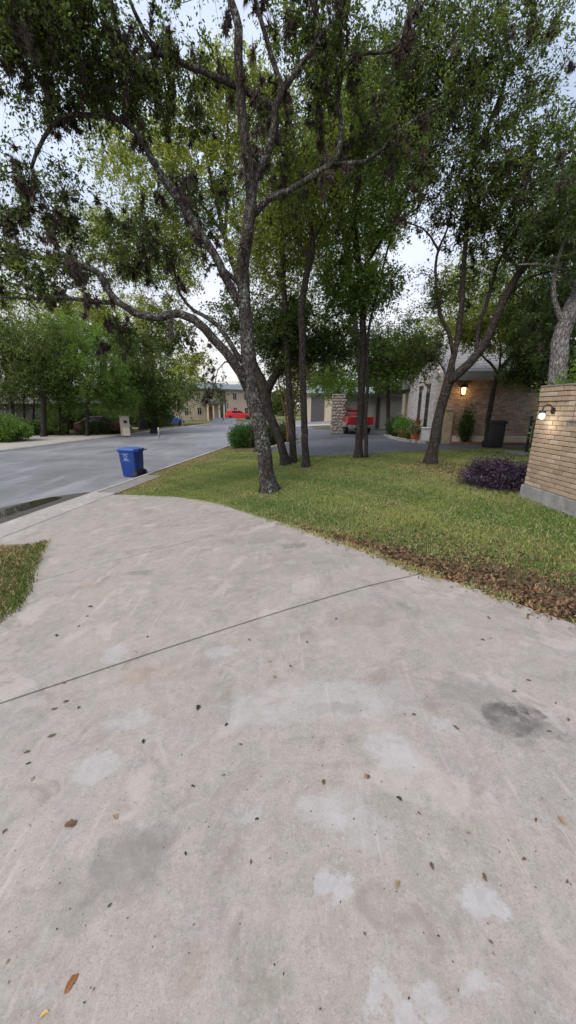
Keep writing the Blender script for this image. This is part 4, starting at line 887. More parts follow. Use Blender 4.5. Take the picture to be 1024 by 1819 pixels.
# wall lantern
lan = thing('wall_lantern', 'glowing amber lantern under hood on the brick house side wall', 'lamp', hw(1.1, -.005, 2.34), HY)
MB().box(-.06, .06, -.03, .0, -.2, .2).build('back_plate', 'black_iron', lan)
MB().lathe([(.19, -.02), (.16, .03), (.03, .13), (.01, .17)], 8, (0, -.16, .16)).build('hood', 'black_iron', lan)
MB().lathe([(.04, -.15), (.075, -.11), (.095, .08), (.09, .12)], 8, (0, -.16, .0)).build('lantern_glass', 'warm_glow', lan)
for k in range(4):
    t = math.pi / 4 + k * math.pi / 2; MB().tube([(.08 * math.cos(t), -.16 + .08 * math.sin(t), -.12), (.1 * math.cos(t), -.16 + .1 * math.sin(t), .13)], .008, 4).build('glass_bar', 'black_iron', lan)
point((0, -.36, -.12), 3.0, (1, .5, .15), lan, .08)
# vine below the lantern
g = hw(1.3, -.5, .1); shrub('dark narrow climbing vine below the glowing lantern', g, (.22, .12, .75), 60, .09, DEEP, 'wall_vine', per=45, sig=.1, cat='plant')
# edging, pots and plants before the gable
edg = [hw(*p) for p in ((-.35, -.45, 0), (-.9, .4, 0), (-1.1, 1.4, 0), (-1.2, 2.6, 0), (-1.3, 4, 0), (-1.3, 5.4, 0), (-1.3, 7, 0))]
bd = thing('bed_edging', 'curved row of pale edging stones before the whitish gable', 'edging', edg[0])
pr = resample(np.array([(e[0], e[1], 0, 0) for e in edg]), .3)
for i in range(len(pr) - 1):
    x0, y0 = pr[i][:2]; ln = np.linalg.norm(pr[i + 1][:2] - pr[i][:2]); aa = math.atan2(pr[i + 1][1] - y0, pr[i + 1][0] - x0)
    o = MB().box(-ln / 2 * .92, ln / 2 * .92, -.09, .09, -.06, .13 + rng.uniform(0, .04)).build('stone', 'stone_edging', bd, bevel=.025)
    o.location = (x0 - edg[0][0], y0 - edg[0][1], ground(x0, y0) - edg[0][2]); o.rotation_euler = (0, 0, aa + rng.normal(0, .06))
tag(sheet('planting_bed', [hw(-.3, -.4, 0), hw(-.85, .4, 0), hw(-1.05, 1.4, 0), hw(-1.15, 2.6, 0), hw(-1.25, 7, 0), hw(-.01, 7, 0), hw(-.01, -.3, 0)], lambda x, y: ground(x, y) + .06, 'soil', 1.0), kind='structure')
def pot(label, loc, r, h, square=False):
    t = thing('flower_pot', label, 'flower pot', loc)
    if square: MB().loft([[(sx * k, sy * k, z) for sx, sy in ((-1, -1), (1, -1), (1, 1), (-1, 1))] for k, z in ((r * .8, 0), (r, h), (r * 1.08, h), (r * 1.08, h * 1.12), (r * .9, h * 1.12), (r * .88, h * .9))]).build('pot', 'terracotta', t, bevel=.01)
    else: MB().lathe([(r * .7, 0), (r, h), (r * 1.1, h), (r * 1.1, h * 1.15), (r * .92, h * 1.15), (r * .9, h * .9)], 18).build('pot', 'terracotta', t, True)
    return t
def onground(p, dz=.06): return (p[0], p[1], ground(p[0], p[1]) + dz)
p1 = onground(hw(-.62, .55, 0)); pot('square terracotta pot with pale leafy plant, at whitish gable corner', p1, .2, .42, True)
shrub('pale green plant growing in the square terracotta pot', (p1[0], p1[1], p1[2] + .36), (.3, .3, .2), 40, .09, ((.12, .14, .06), (.3, .3, .2)), 'potted_plant', per=40, sig=.08, cat='plant')
p2 = onground(hw(-.75, 3.0, 0)); pot('long terracotta trough with bright green plant', p2, .36, .36)
shrub('bright green plant spilling from the terracotta trough', (p2[0], p2[1], p2[2] + .3), (.5, .45, .36), 70, .1, ((.06, .14, .03), (.16, .30, .07)), 'potted_plant', per=45, sig=.1, cat='plant')
p3 = onground(hw(-.6, 1.7, 0)); shrub('low green plant between the two terracotta pots', p3, (.45, .4, .3), 60, .09, GREEN, 'bedding_plant', per=45, sig=.1, cat='plant')
p4 = onground(hw(-.35, 1.9, 0)); shrub('reddish-leaved plant before the narrow gable windows', p4, (.24, .24, .48), 34, .1, ((.12, .025, .02), (.25, .06, .04)), 'bedding_plant', per=36, sig=.09, cat='plant')
p5 = onground(hw(-.8, 5.2, 0)); shrub('dark green shrub at porch end of the edged bed', p5, (.6, .6, .55), 110, .1, DEEP, per=50)
p6 = onground(hw(-.28, .12, 0)); t = thing('utility_box', 'white vented box standing at whitish gable corner', 'utility box', p6, HY)
MB().box(-.17, .17, -.3, .3, 0, .62).build('cabinet', 'white_paint', t, bevel=.02)
for k in range(5): MB().box(-.18, -.171, -.24, .24, .12 + .09 * k, .15 + .09 * k).build('vent_slat', 'garage_white', t)
MB().box(-.2, .2, -.34, .34, .621, .66).build('cover', 'white_paint', t, bevel=.01)

# ---- iron gate by the garden wall
gt0 = P(937, 790, 12.6); gz = ground(gt0[0], gt0[1])
gate = thing('iron_gate', 'black iron bar gate standing beside the brick garden wall', 'gate', (gt0[0], gt0[1], gz))
for xx in (0, 1.1): MB().box(xx - .03, xx + .03, -.03, .03, -.1, 1.28).build('post', 'black_iron', gate)
for zz in (.12, 1.12): MB().box(.031, 1.069, -.018, .018, zz - .02, zz + .02).build('rail', 'black_iron', gate)
for k in range(8): MB().box(.12 + .12 * k - .009, .12 + .12 * k + .009, -.009, .009, .141, 1.099).build('bar', 'black_iron', gate)
tag(sheet('gate_pad', [(gt0[0] - .45, gt0[1] - .5), (gt0[0] + 1.4, gt0[1] - .5), (gt0[0] + 1.4, gt0[1] + .5), (gt0[0] - .45, gt0[1] + .5)], lambda x, y: ground(x, y) + .07, 'concrete_old', 1, .1), kind='structure')
# brown timber eave of the building behind the wall
ev = thing('timber_eave', 'brown timber eave of a low building beyond brick garden wall', 'building', (9.0, 10.5, 0))
MB().box(.0, 4, 0, 3, -.2, 2.75).build('wall', 'dark_siding', ev); MB().box(-.5, 4.5, -.5, 3.5, 2.752, 2.99).build('fascia_board', 'brown_wood', ev); MB().prism([(-.55, 2.992), (4.55, 2.992), (2, 3.7)], -.55, 3.55, 1).build('roof', 'roof_dark', ev)

# ---- wheeled bins
def rrect(w, d, z, r=.06, n=4, y0=0.):
    o = []
    for cx, cy, a0 in ((w / 2 - r, d / 2 - r, 0), (-w / 2 + r, d / 2 - r, 90), (-w / 2 + r, -d / 2 + r, 180), (w / 2 - r, -d / 2 + r, 270)):
        for k in range(n + 1): t = R(a0 + 90 * k / n); o.append((cx + r * math.cos(t), y0 + cy + r * math.sin(t), z))
    return o
def wheelie(label, loc, rz, body, lid, decal=True, k=1.0, tp=.05):
    t = thing('wheeled_bin', label, 'bin', loc, rz)
    b_ = MB(); b_.loft([rrect(.43 + tp, .45 + tp, .03, .05), rrect(.45 + tp, .48 + tp, .10, .05), rrect(.52 + tp * .4, .58 + tp * .3, .60, .055), rrect(.55, .62, .84, .06), rrect(.55, .62, .85, .06), rrect(.60, .67, .86, .06), rrect(.60, .67, .91, .06)])
    o = b_.build('body', body, t); smooth_angle(o, 35)
    l = MB(); l.loft([rrect(.63, .71, .914, .06, y0=-.01), rrect(.645, .73, .935, .07, y0=-.01), rrect(.63, .71, .965, .08, y0=-.01), rrect(.50, .56, .995, .10, y0=-.01), rrect(.2, .25, 1.005, .08)])
    o = l.build('lid', lid, t); smooth_angle(o, 50)
    MB().box(-.12, .12, -.43, -.378, .925, .955).build('lid_grip', lid, t, bevel=.008)
    MB().tube([(-.27, .34, .90), (-.27, .44, .93), (.27, .44, .93), (.27, .34, .90)], .018, 8).build('handle', body, t, True)
    MB().tube([(-.29, .24, .105), (.29, .24, .105)], .012, 6).build('axle', 'black_iron', t)
    for sx in (-1, 1):
        w = MB().lathe([(.04, -.03), (.10, -.035), (.115, -.02), (.115, .02), (.10, .035), (.04, .03)], 20, (sx * .275, .24, .115), 0).build('wheel', 'rubber', t, True)
        MB().lathe([(.0, -.04), (.055, -.04), (.055, .04), (.0, .04)], 12, (sx * .275, .24, .115), 0).build('hub', body if decal else 'black_plastic', w)
    MB().loft([rrect(.40, .10, .045, .03, y0=.215), rrect(.40, .10, .28, .03, y0=.235)]).build('wheel_well', 'black_plastic', t)
    for zz in (.78, .80): pass
    if decal:       # pale print on the side: two lines and a ring of three arrows
        f = lambda z: .245 + (z - .1) * .062 + .004
        def quad(y0, y1, z0, z1): MB().add([(f(z0), y0, z0), (f(z0), y1, z0), (f(z1), y1, z1), (f(z1), y0, z1)], [(0, 1, 2, 3)]).build('printed_mark', 'decal', t)
        quad(-.17, .10, .80, .815); quad(-.11, .07, .605, .625); quad(-.15, .11, .57, .58)
        for q in range(3):
            a0 = R(90 + 120 * q); 
            pts = [(.062 * math.cos(a0 + R(-10)), .062 * math.sin(a0 + R(-10))), (.062 * math.cos(a0 + R(75)), .062 * math.sin(a0 + R(75))), (.085 * math.cos(a0 + R(95)), .085 * math.sin(a0 + R(95)))]
            pts = [(.05 * math.cos(a0), .05 * math.sin(a0)), (.078 * math.cos(a0), .078 * math.sin(a0)), (.078 * math.cos(a0 + R(80)), .078 * math.sin(a0 + R(80))), (.05 * math.cos(a0 + R(80)), .05 * math.sin(a0 + R(80)))]
            MB().add([(f(.715 + b2) , -.03 + a2, .715 + b2) for a2, b2 in pts], [(0, 1, 2, 3)]).build('printed_mark', 'decal', t)
    t.scale = (k, k, k); return t
bp = hitz(238, 846, ZS); wheelie('blue recycling bin with grey printed mark, at the street kerb', (bp[0], bp[1], ZS + .004), R(-90 - 12), 'blue_plastic', 'blue_lid', True, .98)
kp = G(875, 795); wheelie('black lidded bin on asphalt edge before the brick house', (kp[0], kp[1], ground(kp[0], kp[1]) + .024), R(-14), 'black_plastic', 'black_plastic', False, 1.06, .10)
p = P(256, 756, 38); wheelie('black bin under dark trees across the street', (p[0], 38, ground(p[0], 38)), R(20), 'black_plastic', 'black_plastic', False, 1.05)

# ---- vehicles
def wheel(t, x, y, r, w, mat='silver_paint'):
    o = MB().lathe([(r * .55, -w / 2), (r * .95, -w / 2), (r, -w * .35), (r, w * .35), (r * .95, w / 2), (r * .55, w / 2)], 20, (x, y, r), 0).build('wheel', 'rubber', t, True)
    MB().lathe([(.01, -w * .46), (r * .5, -w * .44), (r * .6, -w * .49), (r * .6, w * .49), (r * .5, w * .44), (.01, w * .46)], 14, (x, y, r), 0).build('rim', mat, o)
def ring_x(hw_, z0, z1, y, rr=.08):   # cross-section across the car at station y
    return [(-hw_ + rr, y, z0), (-hw_, y, z0 + rr), (-hw_ * .99, y, z1 - rr), (-hw_ + rr, y, z1), (hw_ - rr, y, z1), (hw_ * .99, y, z1 - rr), (hw_, y, z0 + rr), (hw_ - rr, y, z0)]
def car(label, loc, rz, paint, name='parked_car', hatch=False):
    t = thing(name, label, 'car', loc, rz); bw = .88
    st = [(-2.15, .35, .78, .78), (-2.05, .25, .92, .86), (-1.6, .2, .98, .88), (-.4, .2, .95, .89), (.7, .2, .95, .89), (1.5, .22, .86, .87), (2.0, .25, .76, .82), (2.2, .35, .62, .7)]
    o = MB().loft([ring_x(w, z0, z1, y) for (y, z0, z1, w) in st]).build('body', paint, t); smooth_angle(o, 40)
    cab = [(-2.0, .9, .95, .76), (-1.75, .9, 1.30, .72), (-1.3, .9, 1.46, .70), (-.2, .9, 1.50, .69), (.25, .9, 1.42, .69), (1.0, .88, .96, .76)] if hatch else [(-1.75, .9, .96, .76), (-1.2, .9, 1.36, .70), (-.5, .9, 1.46, .68), (.1, .9, 1.42, .68), (.9, .88, .95, .76)]
    o = MB().loft([ring_x(w, z0, z1, y, .05) for (y, z0, z1, w) in cab]).build('cabin', paint, t); smooth_angle(o, 40)
    for sx in (-1, 1):
        for (ya, yb, yc, yd) in ((-1.1, -.2, -.2, -.95), (-.12, .7, .2, -.12)): 
            MB().add([(sx * .775, ya, .99), (sx * .775, yb, .99), (sx * .715, yc, 1.36), (sx * .715, yd, 1.36)], [(0, 1, 2, 3)]).build('side_window', 'dark_glass', t)
        MB().box(sx * .62 - .14, sx * .62 + .14, 2.12, 2.2, .56, .66).build('headlight', 'white_car', t); MB().box(sx * .66 - .12, sx * .66 + .12, -2.16, -2.08, .7, .84).build('tail_light', 'tail_lens', t)
        for yy in (-1.35, 1.38): wheel(t, sx * .8, yy, .32, .2)
    MB().add([(-.66, .98, .985), (.66, .98, .985), (.6, .3, 1.40), (-.6, .3, 1.40)], [(0, 1, 2, 3)]).build('windscreen', 'dark_glass', t)
    MB().box(-.86, .86, 2.12, 2.24, .3, .5).build('bumper', 'dark_panel', t, bevel=.03); MB().box(-.86, .86, -2.2, -2.1, .3, .55).build('bumper', paint, t, bevel=.03)
    return t
p = P(424, 744, 60); rd = car('bright red hatchback parked beyond the low grey wall at far apartments', (p[0], 60, P(424, 745, 60)[2]), R(-78), 'bright_red', hatch=True)
zr = P(424, 745, 60)[2]
p = P(178, 763, 31.5); car('dark maroon car parked in deep shade under the juniper', (p[0], 32, ground(p[0], 32)), R(-60), 'maroon')
p = P(298, 750, 47); car('blue parked car half hidden by branches across the street', (p[0], 47, ground(p[0], 47)), R(-25), 'blue_paint', hatch=True)
# pickup, seen from behind
tp = P(640, 768, 26); tz = ground(tp[0], 26) + .024
tk = thing('pickup_truck', 'red and beige pickup truck parked by the stone gate pillar', 'truck', (tp[0], 26, tz), R(3)); b_ = .95
o = MB().loft([ring_x(w, z0, z1, y, .06) for (y, z0, z1, w) in ((.0, .62, 1.18, .92), (.08, .58, 1.22, .95), (2.0, .55, 1.22, .95), (3.9, .52, 1.2, .95), (5.0, .55, 1.16, .93), (5.3, .6, 1.05, .85))]).build('body', 'red_paint', tk); smooth_angle(o, 40)
o = MB().loft([ring_x(w, z0, z1, y, .07) for (y, z0, z1, w) in ((1.95, 1.15, 1.25, .88), (2.05, 1.15, 1.72, .80), (2.3, 1.15, 1.83, .77), (3.2, 1.15, 1.83, .77), (3.9, 1.15, 1.25, .86))]).build('cab', 'red_paint', tk); smooth_angle(o, 40)
for sx in (-1, 1): MB().box(sx * .965 - .012, sx * .965 + .012, .2, 5.0, .5, .82).build('lower_side', 'silver_paint', tk); MB().box(sx * .84 - .09, sx * .84 + .09, -.03, .06, .80, 1.16).build('tail_light', 'tail_lens', tk)
MB().box(-.73, .73, -.035, .03, .72, 1.17).build('tailgate', 'red_paint', tk, bevel=.02)
MB().box(-.22, .22, -.05, -.036, 1.0, 1.06).build('tailgate_handle', 'black_plastic', tk)
bmp_ = MB().box(-.93, .93, -.2, -.04, .46, .66).build('rear_bumper', 'chrome', tk, bevel=.03); MB().box(-.17, .17, -.215, -.201, .5, .62).build('licence_plate', 'white_paint', bmp_)
MB().add([(-.62, 1.975, 1.3), (.62, 1.975, 1.3), (.57, 2.03, 1.68), (-.57, 2.03, 1.68)], [(0, 1, 2, 3)]).build('rear_window', 'dark_glass', tk)
for sx in (-1, 1):
    MB().add([(sx * .862, 2.2, 1.28), (sx * .862, 3.6, 1.28), (sx * .80, 3.2, 1.72), (sx * .80, 2.3, 1.72)], [(0, 1, 2, 3)]).build('side_window', 'dark_glass', tk)
    MB().box(sx * 1.05 - .09, sx * 1.05 + .09, 3.3, 3.4, 1.2, 1.42).build('wing_mirror', 'black_plastic', tk, bevel=.02)
    for yy in (1.1, 4.3): wheel(tk, sx * .80, yy, .38, .26)

# ---- stone gate pillar and white garage behind the pickup
m, nt, b = new_mat('field_stone'); oi = nt.nodes.new('ShaderNodeObjectInfo'); v = coords(nt)
c = mixc(nt, oi.outputs['Random'], (.17, .14, .12), (.42, .38, .33)); c = mixc(nt, mrange(nt, noise(nt, v, 12, 5), .35, .65, 0, .5), c, (.25, .21, .18))
nt.links.new(c, b.inputs['Base Color']); b.inputs['Roughness'].default_value = .95; bump(nt, b, noise(nt, v, 20, 5), .6, .01)
pp = P(600, 763, 28); pz = ground(pp[0], 28)
pil = thing('stone_pillar', 'tall grey fieldstone gate pillar beside the red pickup', 'pillar', (pp[0], 28, pz), R(-6))
MB().loft([rrect(1.0, 1.0, -.1, .1), rrect(.84, .84, 2.75, .08)]).build('core', 'mortar', pil)
st_me = []
for k in range(4):
    bm = bmesh.new(); bmesh.ops.create_icosphere(bm, subdivisions=1, radius=.5)
    for v_ in bm.verts: v_.co = Vector([max(-.42, min(.42, c_ * rng.uniform(.8, 1.2))) for c_ in v_.co])
    me = bpy.data.meshes.new('stone'); bm.to_mesh(me); bm.free(); me.materials.append(MATS['field_stone']); st_me.append(me)
for row in range(13):
    z = .1 + row * .21; hwid = .5 - .08 * z / 2.75
    for side in range(3):
        for k in range(5):
            u = -.42 + .21 * k + (.1 if row % 2 else 0) + rng.normal(0, .02)
            if abs(u) > .5: continue
            x, y = ((u, -hwid), (-hwid, u), (hwid, u))[side]
            o = bpy.data.objects.new('stone', st_me[(row + k + side) % 4]); COL.objects.link(o); o.parent = pil; o.location = (x, y, z + rng.normal(0, .02)); o.scale = (.25, .16, .22) if side == 0 else (.16, .25, .22); o.rotation_euler = (0, 0, rng.normal(0, .15))
MB().box(-.5, .5, -.5, .5, 2.752, 2.84).build('cap', 'stone_edging', pil, bevel=.03)
gp = P(612, 750, 34)
gar = thing('garage', 'low pale garage with wide panelled doors behind red pickup', 'garage', (gp[0], 34, ground(gp[0], 34)), R(-4))
MB().box(-.3, 6.5, .2, 6, -.3, 2.75).build('wall', 'garage_white', gar); MB().box(-.7, 6.9, -.5, 6.4, 2.752, 3.05).build('roof', 'roof_dark', gar)
for k in range(2):
    d_ = MB().box(.1 + 3.1 * k, 2.8 + 3.1 * k, .14, .197, -.2, 2.3).build('garage_door', 'garage_white', gar)
    for r_ in range(4):
        for c_ in range(4): MB().box(.2 + 3.1 * k + .66 * c_, .76 + 3.1 * k + .66 * c_, .12, .139, -.1 + .6 * r_, .38 + .6 * r_).build('panel', 'garage_white', d_)
for k in range(3): MB().box(-.22 + 3.1 * k, -.02 + 3.1 * k, .0, .19, -.3, 2.75).build('post', 'dark_wood', gar)

# ---- apartments at the end of the street
def apartment(label, loc, rz, W_, H_, bays, porch, roof='roof_teal', base='apartment_brick'):
    t = thing('apartment_building', label, 'building', loc, rz)
    o = MB().box(0, W_, 0, 9, -1, H_).build('wall', base, t); uv_box(o)
    o = MB().prism([(-.7, H_ - .1), (-.55, H_ + .75), (9.5, H_ + .75), (9.7, H_ - .1)], -.5, W_ + .5, 0).build('roof', roof, t)
    n = int(W_ / .6)
    for k in range(n): MB().prism([(-.72, H_ - .08), (-.57, H_ + .74), (-.555, H_ + .74), (-.70, H_ - .1)], -.45 + .6 * k, -.40 + .6 * k, 0).build('roof_seam', roof, o)
    for k in range(4): MB().box(1.5 + 4 * k, 2.3 + 4 * k, 3, 4, H_ + .752, H_ + 1.15).build('roof_vent', 'grey_wall', o) if 2.3 + 4 * k < W_ else None
    MB().box(-.3, W_ + .3, -.5, -.001, H_ - .3, H_ - .12).build('soffit', 'fascia', t)
    for (x0, x1) in bays: MB().box(x0, x1, -.05, -.002, -.5, H_ - .32).build('dark_bay', 'dark_panel', t)
    for x0 in np.arange(1.0, W_ - 1.2, 2.3):
        if any(a - .9 < x0 < b2 + .2 for a, b2 in bays): continue
        for z0 in (.8, 3.3):
            if z0 + 1.2 > H_ - .3: continue
            w = MB().box(x0, x0 + .8, -.04, -.002, z0, z0 + 1.25).build('window', 'cream_trim', t)
            for c_ in (0, 1): MB().box(x0 + .06 + .37 * c_, x0 + .37 + .37 * c_, -.05, -.041, z0 + .06, z0 + 1.19).build('pane', 'dark_glass', w)
    if porch is not None:
        x0 = porch
        p_ = MB().prism([(x0, 2.6), (x0 + 3.4, 2.6), (x0 + 3.4, 2.75), (x0 + 1.7, 3.3), (x0, 2.75)], -2.2, -.06, 1).build('porch_roof', 'roof_dark', t)
        for xx in (x0 + .1, x0 + 1.1, x0 + 2.2, x0 + 3.1): MB().box(xx, xx + .2, -2.1, -1.9, -1, 2.598).build('porch_post', 'cream_trim', t)
        MB().box(x0 + 1.2, x0 + 2.2, -.07, -.053, -.3, 2.1).build('door', 'brown_wood', t)
    return t
pa = P(318, 746, 62); apartment('two-storey tan apartment block with gabled porch beyond the street end', (pa[0], 62, pa[2]), R(36), 15.5, 5.2, [(7.6, 8.8), (13.4, 14.6)], 4.2)  # bays are flat dark panels, the darkness of two recesses put into colour
pb = P(549, 742, 56); apartment('tan apartment block with teal roof and dark entry bay seen between lawn trees', (pb[0], 56, -.6), R(0), 9, 4.3, [(.3, 2.3)], None)
#pc = P(180, 742, 74); apartment('pale apartment block half hidden behind the opposite trees', (pc[0] - 6, 78, -.6), R(6), 13, 4.6, [(5, 6)], None)
lw = P(378, 753, 54); wl_ = thing('low_wall', 'low grey block wall beside the bright red hatchback', 'wall', (lw[0], 54, P(378, 753, 54)[2]), R(6))
MB().box(0, 3.4, 0, .25, -.3, .75).build('wall_face', 'grey_wall', wl_); MB().box(-.04, 3.44, -.04, .29, .752, .83).build('coping', 'grey_wall', wl_, bevel=.02)

# ---- across the street: low dark house, brick mailbox, sign post, utility poles and wires
ph = P(-40, 765, 37)
dh = thing('low_dark_house', 'low dark house with sloping grey roof in shade of opposite trees', 'house', (ph[0] - 3, 37, ground(ph[0], 37)), R(6))
MB().box(0, 12, 0, 7, -.5, 2.4).build('wall', 'dark_siding', dh); MB().prism([(-.8, 2.41), (12.8, 2.41), (12.8, 2.6), (3.4, 5.0), (-.8, 3.2)], -.8, 7.8, 1).build('roof', 'roof_shingle', dh)
for k in range(3):
    w = MB().box(1.2 + 3.4 * k, 2.6 + 3.4 * k, -.05, -.002, .7, 1.9).build('window', 'window_frame', dh); MB().box(1.3 + 3.4 * k, 2.5 + 3.4 * k, -.06, -.051, .8, 1.8).build('pane', 'dark_glass', w)
mp_ = hitz(224, 773, -.6); mbx = thing('brick_mailbox', 'pinkish tan brick mailbox pillar at the kerb across the street', 'mailbox', (mp_[0], mp_[1], -.62), R(35))
mbk = MB().box(-.3, .3, -.3, .3, 0, 1.45).build('column', 'mailbox_brick', mbx, bevel=.01)
for k in range(14): MB().box(-.306, .306, -.306, .306, .02 + .1 * k, .095 + .1 * k).build('brick_course', 'mailbox_brick', mbk)
MB().box(-.34, .34, -.34, .34, 1.452, 1.54).build('cap', 'stone_edging', mbx, bevel=.02); MB().box(-.12, .12, -.33, -.308, .98, 1.2).build('mailbox_door', 'black_iron', mbx); MB().box(-.22, .22, -.56, -.31, 0, .62).build('newspaper_nook', 'cream_trim', mbx, bevel=.01)
sp = hitz(325, 766, -.6); sg = thing('sign_post', 'thin metal street sign post at the opposite kerb', 'sign', (sp[0], sp[1], -.62))
MB().tube([(0, 0, -.2), (0, 0, 2.3)], .03, 6).build('post', 'chrome', sg); MB().box(-.28, .28, -.012, .012, 2.0, 2.3).build('sign_plate', 'grey_wall', sg)
for k, (px_, py_) in enumerate(((283, 775), (306, 757))):
    q = hitz(px_, py_, -.6); h_ = thing('kerb_marker', ['short white kerbside post before the brownish-green tree', 'short white kerbside post beside the half hidden blue car'][k], 'post', (q[0], q[1], -.62)); MB().lathe([(.07, -.1), (.07, .6), (.04, .7)], 10).build('post', 'stone_edging', h_, True); MB().lathe([(.075, .42), (.075, .5)], 10).build('band', 'grey_wall', h_)
up_ = []
for k, (xx, yy) in enumerate(((-60, 88), (25, 96))):
    t = thing('utility_pole', ['wooden utility pole beyond the far apartments, street side', 'wooden utility pole beyond the teal-roofed apartments'][k], 'utility pole', (xx, yy, -.7)); MB().tube([(0, 0, -.3), (0, 0, 9.4)], [.16, .11], 10).build('pole', 'dark_wood', t); MB().box(-.07, .07, -1.1, 1.1, 8.6, 8.75).build('crossarm', 'dark_wood', t)
for k in range(3):
    pts = []
    for j in range(21):
        t = j / 20; pts.append((-60 + 85 * t, 88 + 8 * t - .9 + .9 * k, 8.05 - .55 * k * 0 - 1.6 * 4 * t * (1 - t) * .5 + (.35 * k - .35)))
    w = MB().tube(pts, .03, 4).build('overhead_wire', 'black_iron'); tag(w, 'thin black wire strung between the utility poles', 'wire', 'wires strung between the utility poles')
# island edging stones by the myrtle
isl = [P(480, 790, 17.2), P(500, 784, 18.4), P(520, 780, 19.2), P(538, 776, 20.4), P(545, 770, 22.5)]
ie = thing('island_edging', 'row of pale stones edging the landscaped island by the myrtle', 'edging', (isl[0][0], isl[0][1], ground(*isl[0][:2])))
pr = resample(np.array([(e[0], e[1], 0, 0) for e in isl]), .34)
for i in range(len(pr) - 1):
    x0, y0 = pr[i][:2]; dv = pr[i + 1][:2] - pr[i][:2]
    o = MB().box(-.16, .16, -.1, .1, -.06, .12 + rng.uniform(0, .05)).build('stone', 'stone_edging', ie, bevel=.03); o.location = (x0 - ie.location.x, y0 - ie.location.y, ground(x0, y0) - ie.location.z); o.rotation_euler = (0, 0, math.atan2(dv[1], dv[0]) + rng.normal(0, .1))
tag(sheet('island_bed', [(p_[0] - .1, p_[1] + .1) for p_ in pr] + [(-1.5, 27), (-3.2, 21), (-2.6, 18)], lambda x, y: ground(x, y) + .05, 'soil', 1.0, .05), kind='structure')

# ---- fallen leaves and twigs on the concrete
simple('leaf_brown', (.11, .055, .03), .8, .5, 60); simple('leaf_black', (.022, .017, .015), .8, .5, 60); simple('leaf_tan', (.26, .165, .09), .8, .4, 60); simple('leaf_orange', (.22, .085, .025), .75, .5, 60); simple('leaf_yellow', (.5, .33, .08), .7, .4, 60)
def leaf_mesh(seed, mat):
    r_ = np.random.default_rng(seed); n = 7; vs_ = []; fs = []
    curl = r_.uniform(.15, .5); wmax = r_.uniform(.16, .26); tw = r_.uniform(-.5, .5)
    for i in range(n):
        t = i / (n - 1); w = wmax * math.sin(math.pi * min(1, t * .93 + .07)) ** .8 * (1 + .22 * math.sin(i * 2.3 + seed)); zc = .12 * math.sin(math.pi * t) * curl * 2 + tw * .1 * t; yb = .06 * math.sin(t * 5 + seed)
        vs_ += [(t - .5, yb - w, zc + w * curl * 1.2), (t - .5, yb, zc), (t - .5, yb + w, zc + w * curl * 1.5)]
    for i in range(n - 1):
        for j in (0, 1): fs.append((i * 3 + j, (i + 1) * 3 + j, (i + 1) * 3 + j + 1, i * 3 + j + 1))
    me = bpy.data.meshes.new('fallen_leaf'); me.from_pydata(vs_, [], fs); me.materials.append(MATS[mat]); return me
LM = {k: [leaf_mesh(10 * i + s, 'leaf_' + k) for s in range(4)] for i, k in enumerate(('brown', 'black', 'tan', 'orange', 'yellow'))}
LAB = {'brown': 'curled dry brown oak leaf lying on the concrete driveway', 'black': 'small blackened dead leaf lying on the concrete driveway', 'tan': 'pale tan dry leaf lying on the concrete driveway'}
LABS = {'brown': 'tiny curled brown leaf scrap on the concrete driveway', 'black': 'tiny blackened leaf scrap on the concrete driveway', 'tan': 'tiny pale tan leaf scrap on the concrete driveway'}
def drop(px_, py_, size, kind, label=None, tiny=False, name='fallen_leaf'):
    g = G(px_, py_, .032); dep = g[1] * CP - (g[2] - HC) * SP; s = (.48 if tiny else .62) * size * dep / FPX
    if not in_poly(np.array([g[0]]), np.array([g[1]]), DRIVE)[0]: return
    o = bpy.data.objects.new(name, LM[kind][rng.integers(4)]); COL.objects.link(o); s = min(max(s, .008), .075)
    o.location = (g[0], g[1], ground(g[0], g[1]) + .034 + .012 * s); o.scale = (s, s, s); o.rotation_euler = (rng.normal(0, .12), rng.normal(0, .1), rng.uniform(0, 6.28))
    lab = label or (LABS if tiny else LAB)[kind]; tag(o, lab, 'leaf', None if label else ('tiny leaf scraps on the driveway, ' if tiny else 'fallen leaves on the driveway, ') + kind)
drop(128, 1747, 44, 'orange', 'curled orange-brown leaf lying alone on the driveway'); drop(80, 1803, 26, 'yellow', 'small yellow-rimmed leaf lying on the driveway')
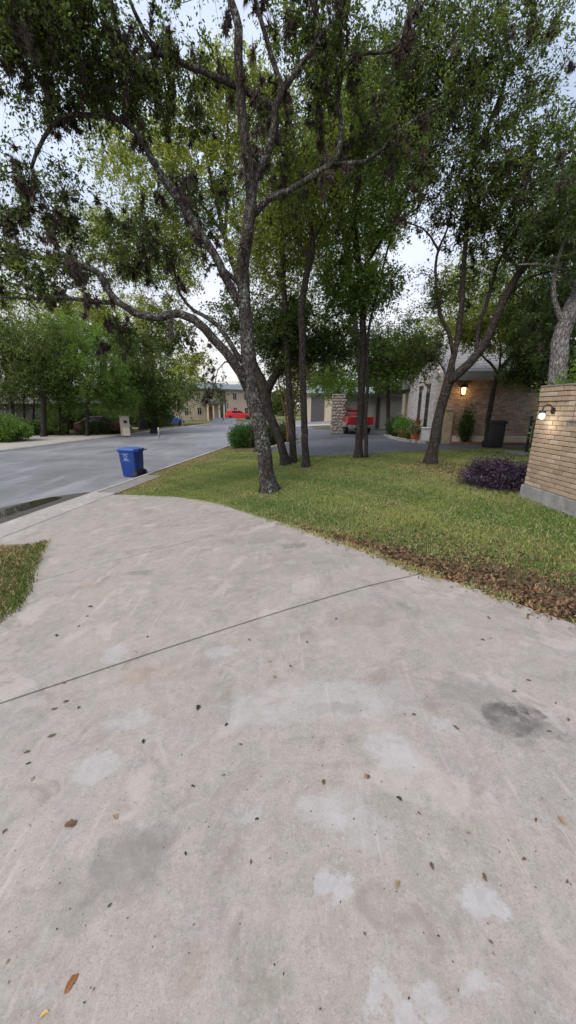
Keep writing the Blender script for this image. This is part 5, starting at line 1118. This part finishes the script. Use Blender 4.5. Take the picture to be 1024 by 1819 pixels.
for (a, b_, s, k) in [(195, 1610, 13, 'black'), (330, 1517, 13, 'black'), (128, 1465, 36, 'brown'), (205, 1452, 24, 'tan'), (8, 1478, 14, 'brown'), (457, 1456, 12, 'black'), (446, 1532, 14, 'brown'), (13, 1710, 12, 'tan'), (710, 1420, 18, 'black'),
    (768, 1540, 24, 'brown'), (707, 1574, 24, 'tan'), (575, 1390, 18, 'brown'), (650, 1380, 18, 'tan'), (810, 1293, 20, 'brown'), (255, 1318, 15, 'black'), (92, 1308, 22, 'brown'), (97, 1260, 18, 'brown'), (118, 1247, 16, 'brown'), (113, 1214, 16, 'brown'), (140, 1258, 11, 'black'),
    (50, 1357, 14, 'black'), (58, 1385, 16, 'tan'), (48, 1337, 18, 'brown'), (352, 1258, 22, 'black'), (402, 1288, 13, 'black'), (343, 1398, 14, 'black'), (398, 1378, 12, 'brown'), (427, 1324, 13, 'black'), (100, 1130, 18, 'black'), (140, 1113, 11, 'brown'), (155, 1095, 11, 'black'), (160, 1079, 16, 'black'),
    (262, 1132, 8, 'black'), (546, 1141, 10, 'black'), (858, 1137, 13, 'black'), (868, 1097, 12, 'brown'), (720, 1270, 14, 'tan'), (736, 1270, 13, 'brown'), (914, 1229, 17, 'brown'), (937, 1268, 11, 'black'), (976, 1300, 14, 'brown'), (988, 1250, 11, 'brown'), (1010, 1279, 16, 'brown'), (939, 1209, 14, 'brown'),
    (999, 1460, 26, 'tan'), (953, 1458, 16, 'brown'), (932, 1527, 17, 'brown'), (1008, 1567, 14, 'brown'), (832, 1480, 15, 'tan'), (862, 1560, 20, 'brown'), (745, 1446, 13, 'brown'), (648, 1660, 10, 'brown'), (873, 1675, 12, 'brown'), (940, 1093, 18, 'brown'), (870, 1099, 10, 'brown'), (488, 1204, 14, 'tan'), (443, 1137, 12, 'brown'), (480, 1176, 14, 'tan'), (516, 1184, 9, 'black'), (598, 1100, 8, 'black'), (655, 1381, 14, 'brown')]: drop(a, b_, s, k)
for _ in range(120):
    drop(rng.uniform(5, 1019), 905 + 900 * rng.random() ** 1.5, rng.uniform(3.5, 8), ('brown', 'black', 'tan')[rng.choice(3, p=[.4, .42, .18])], tiny=True)
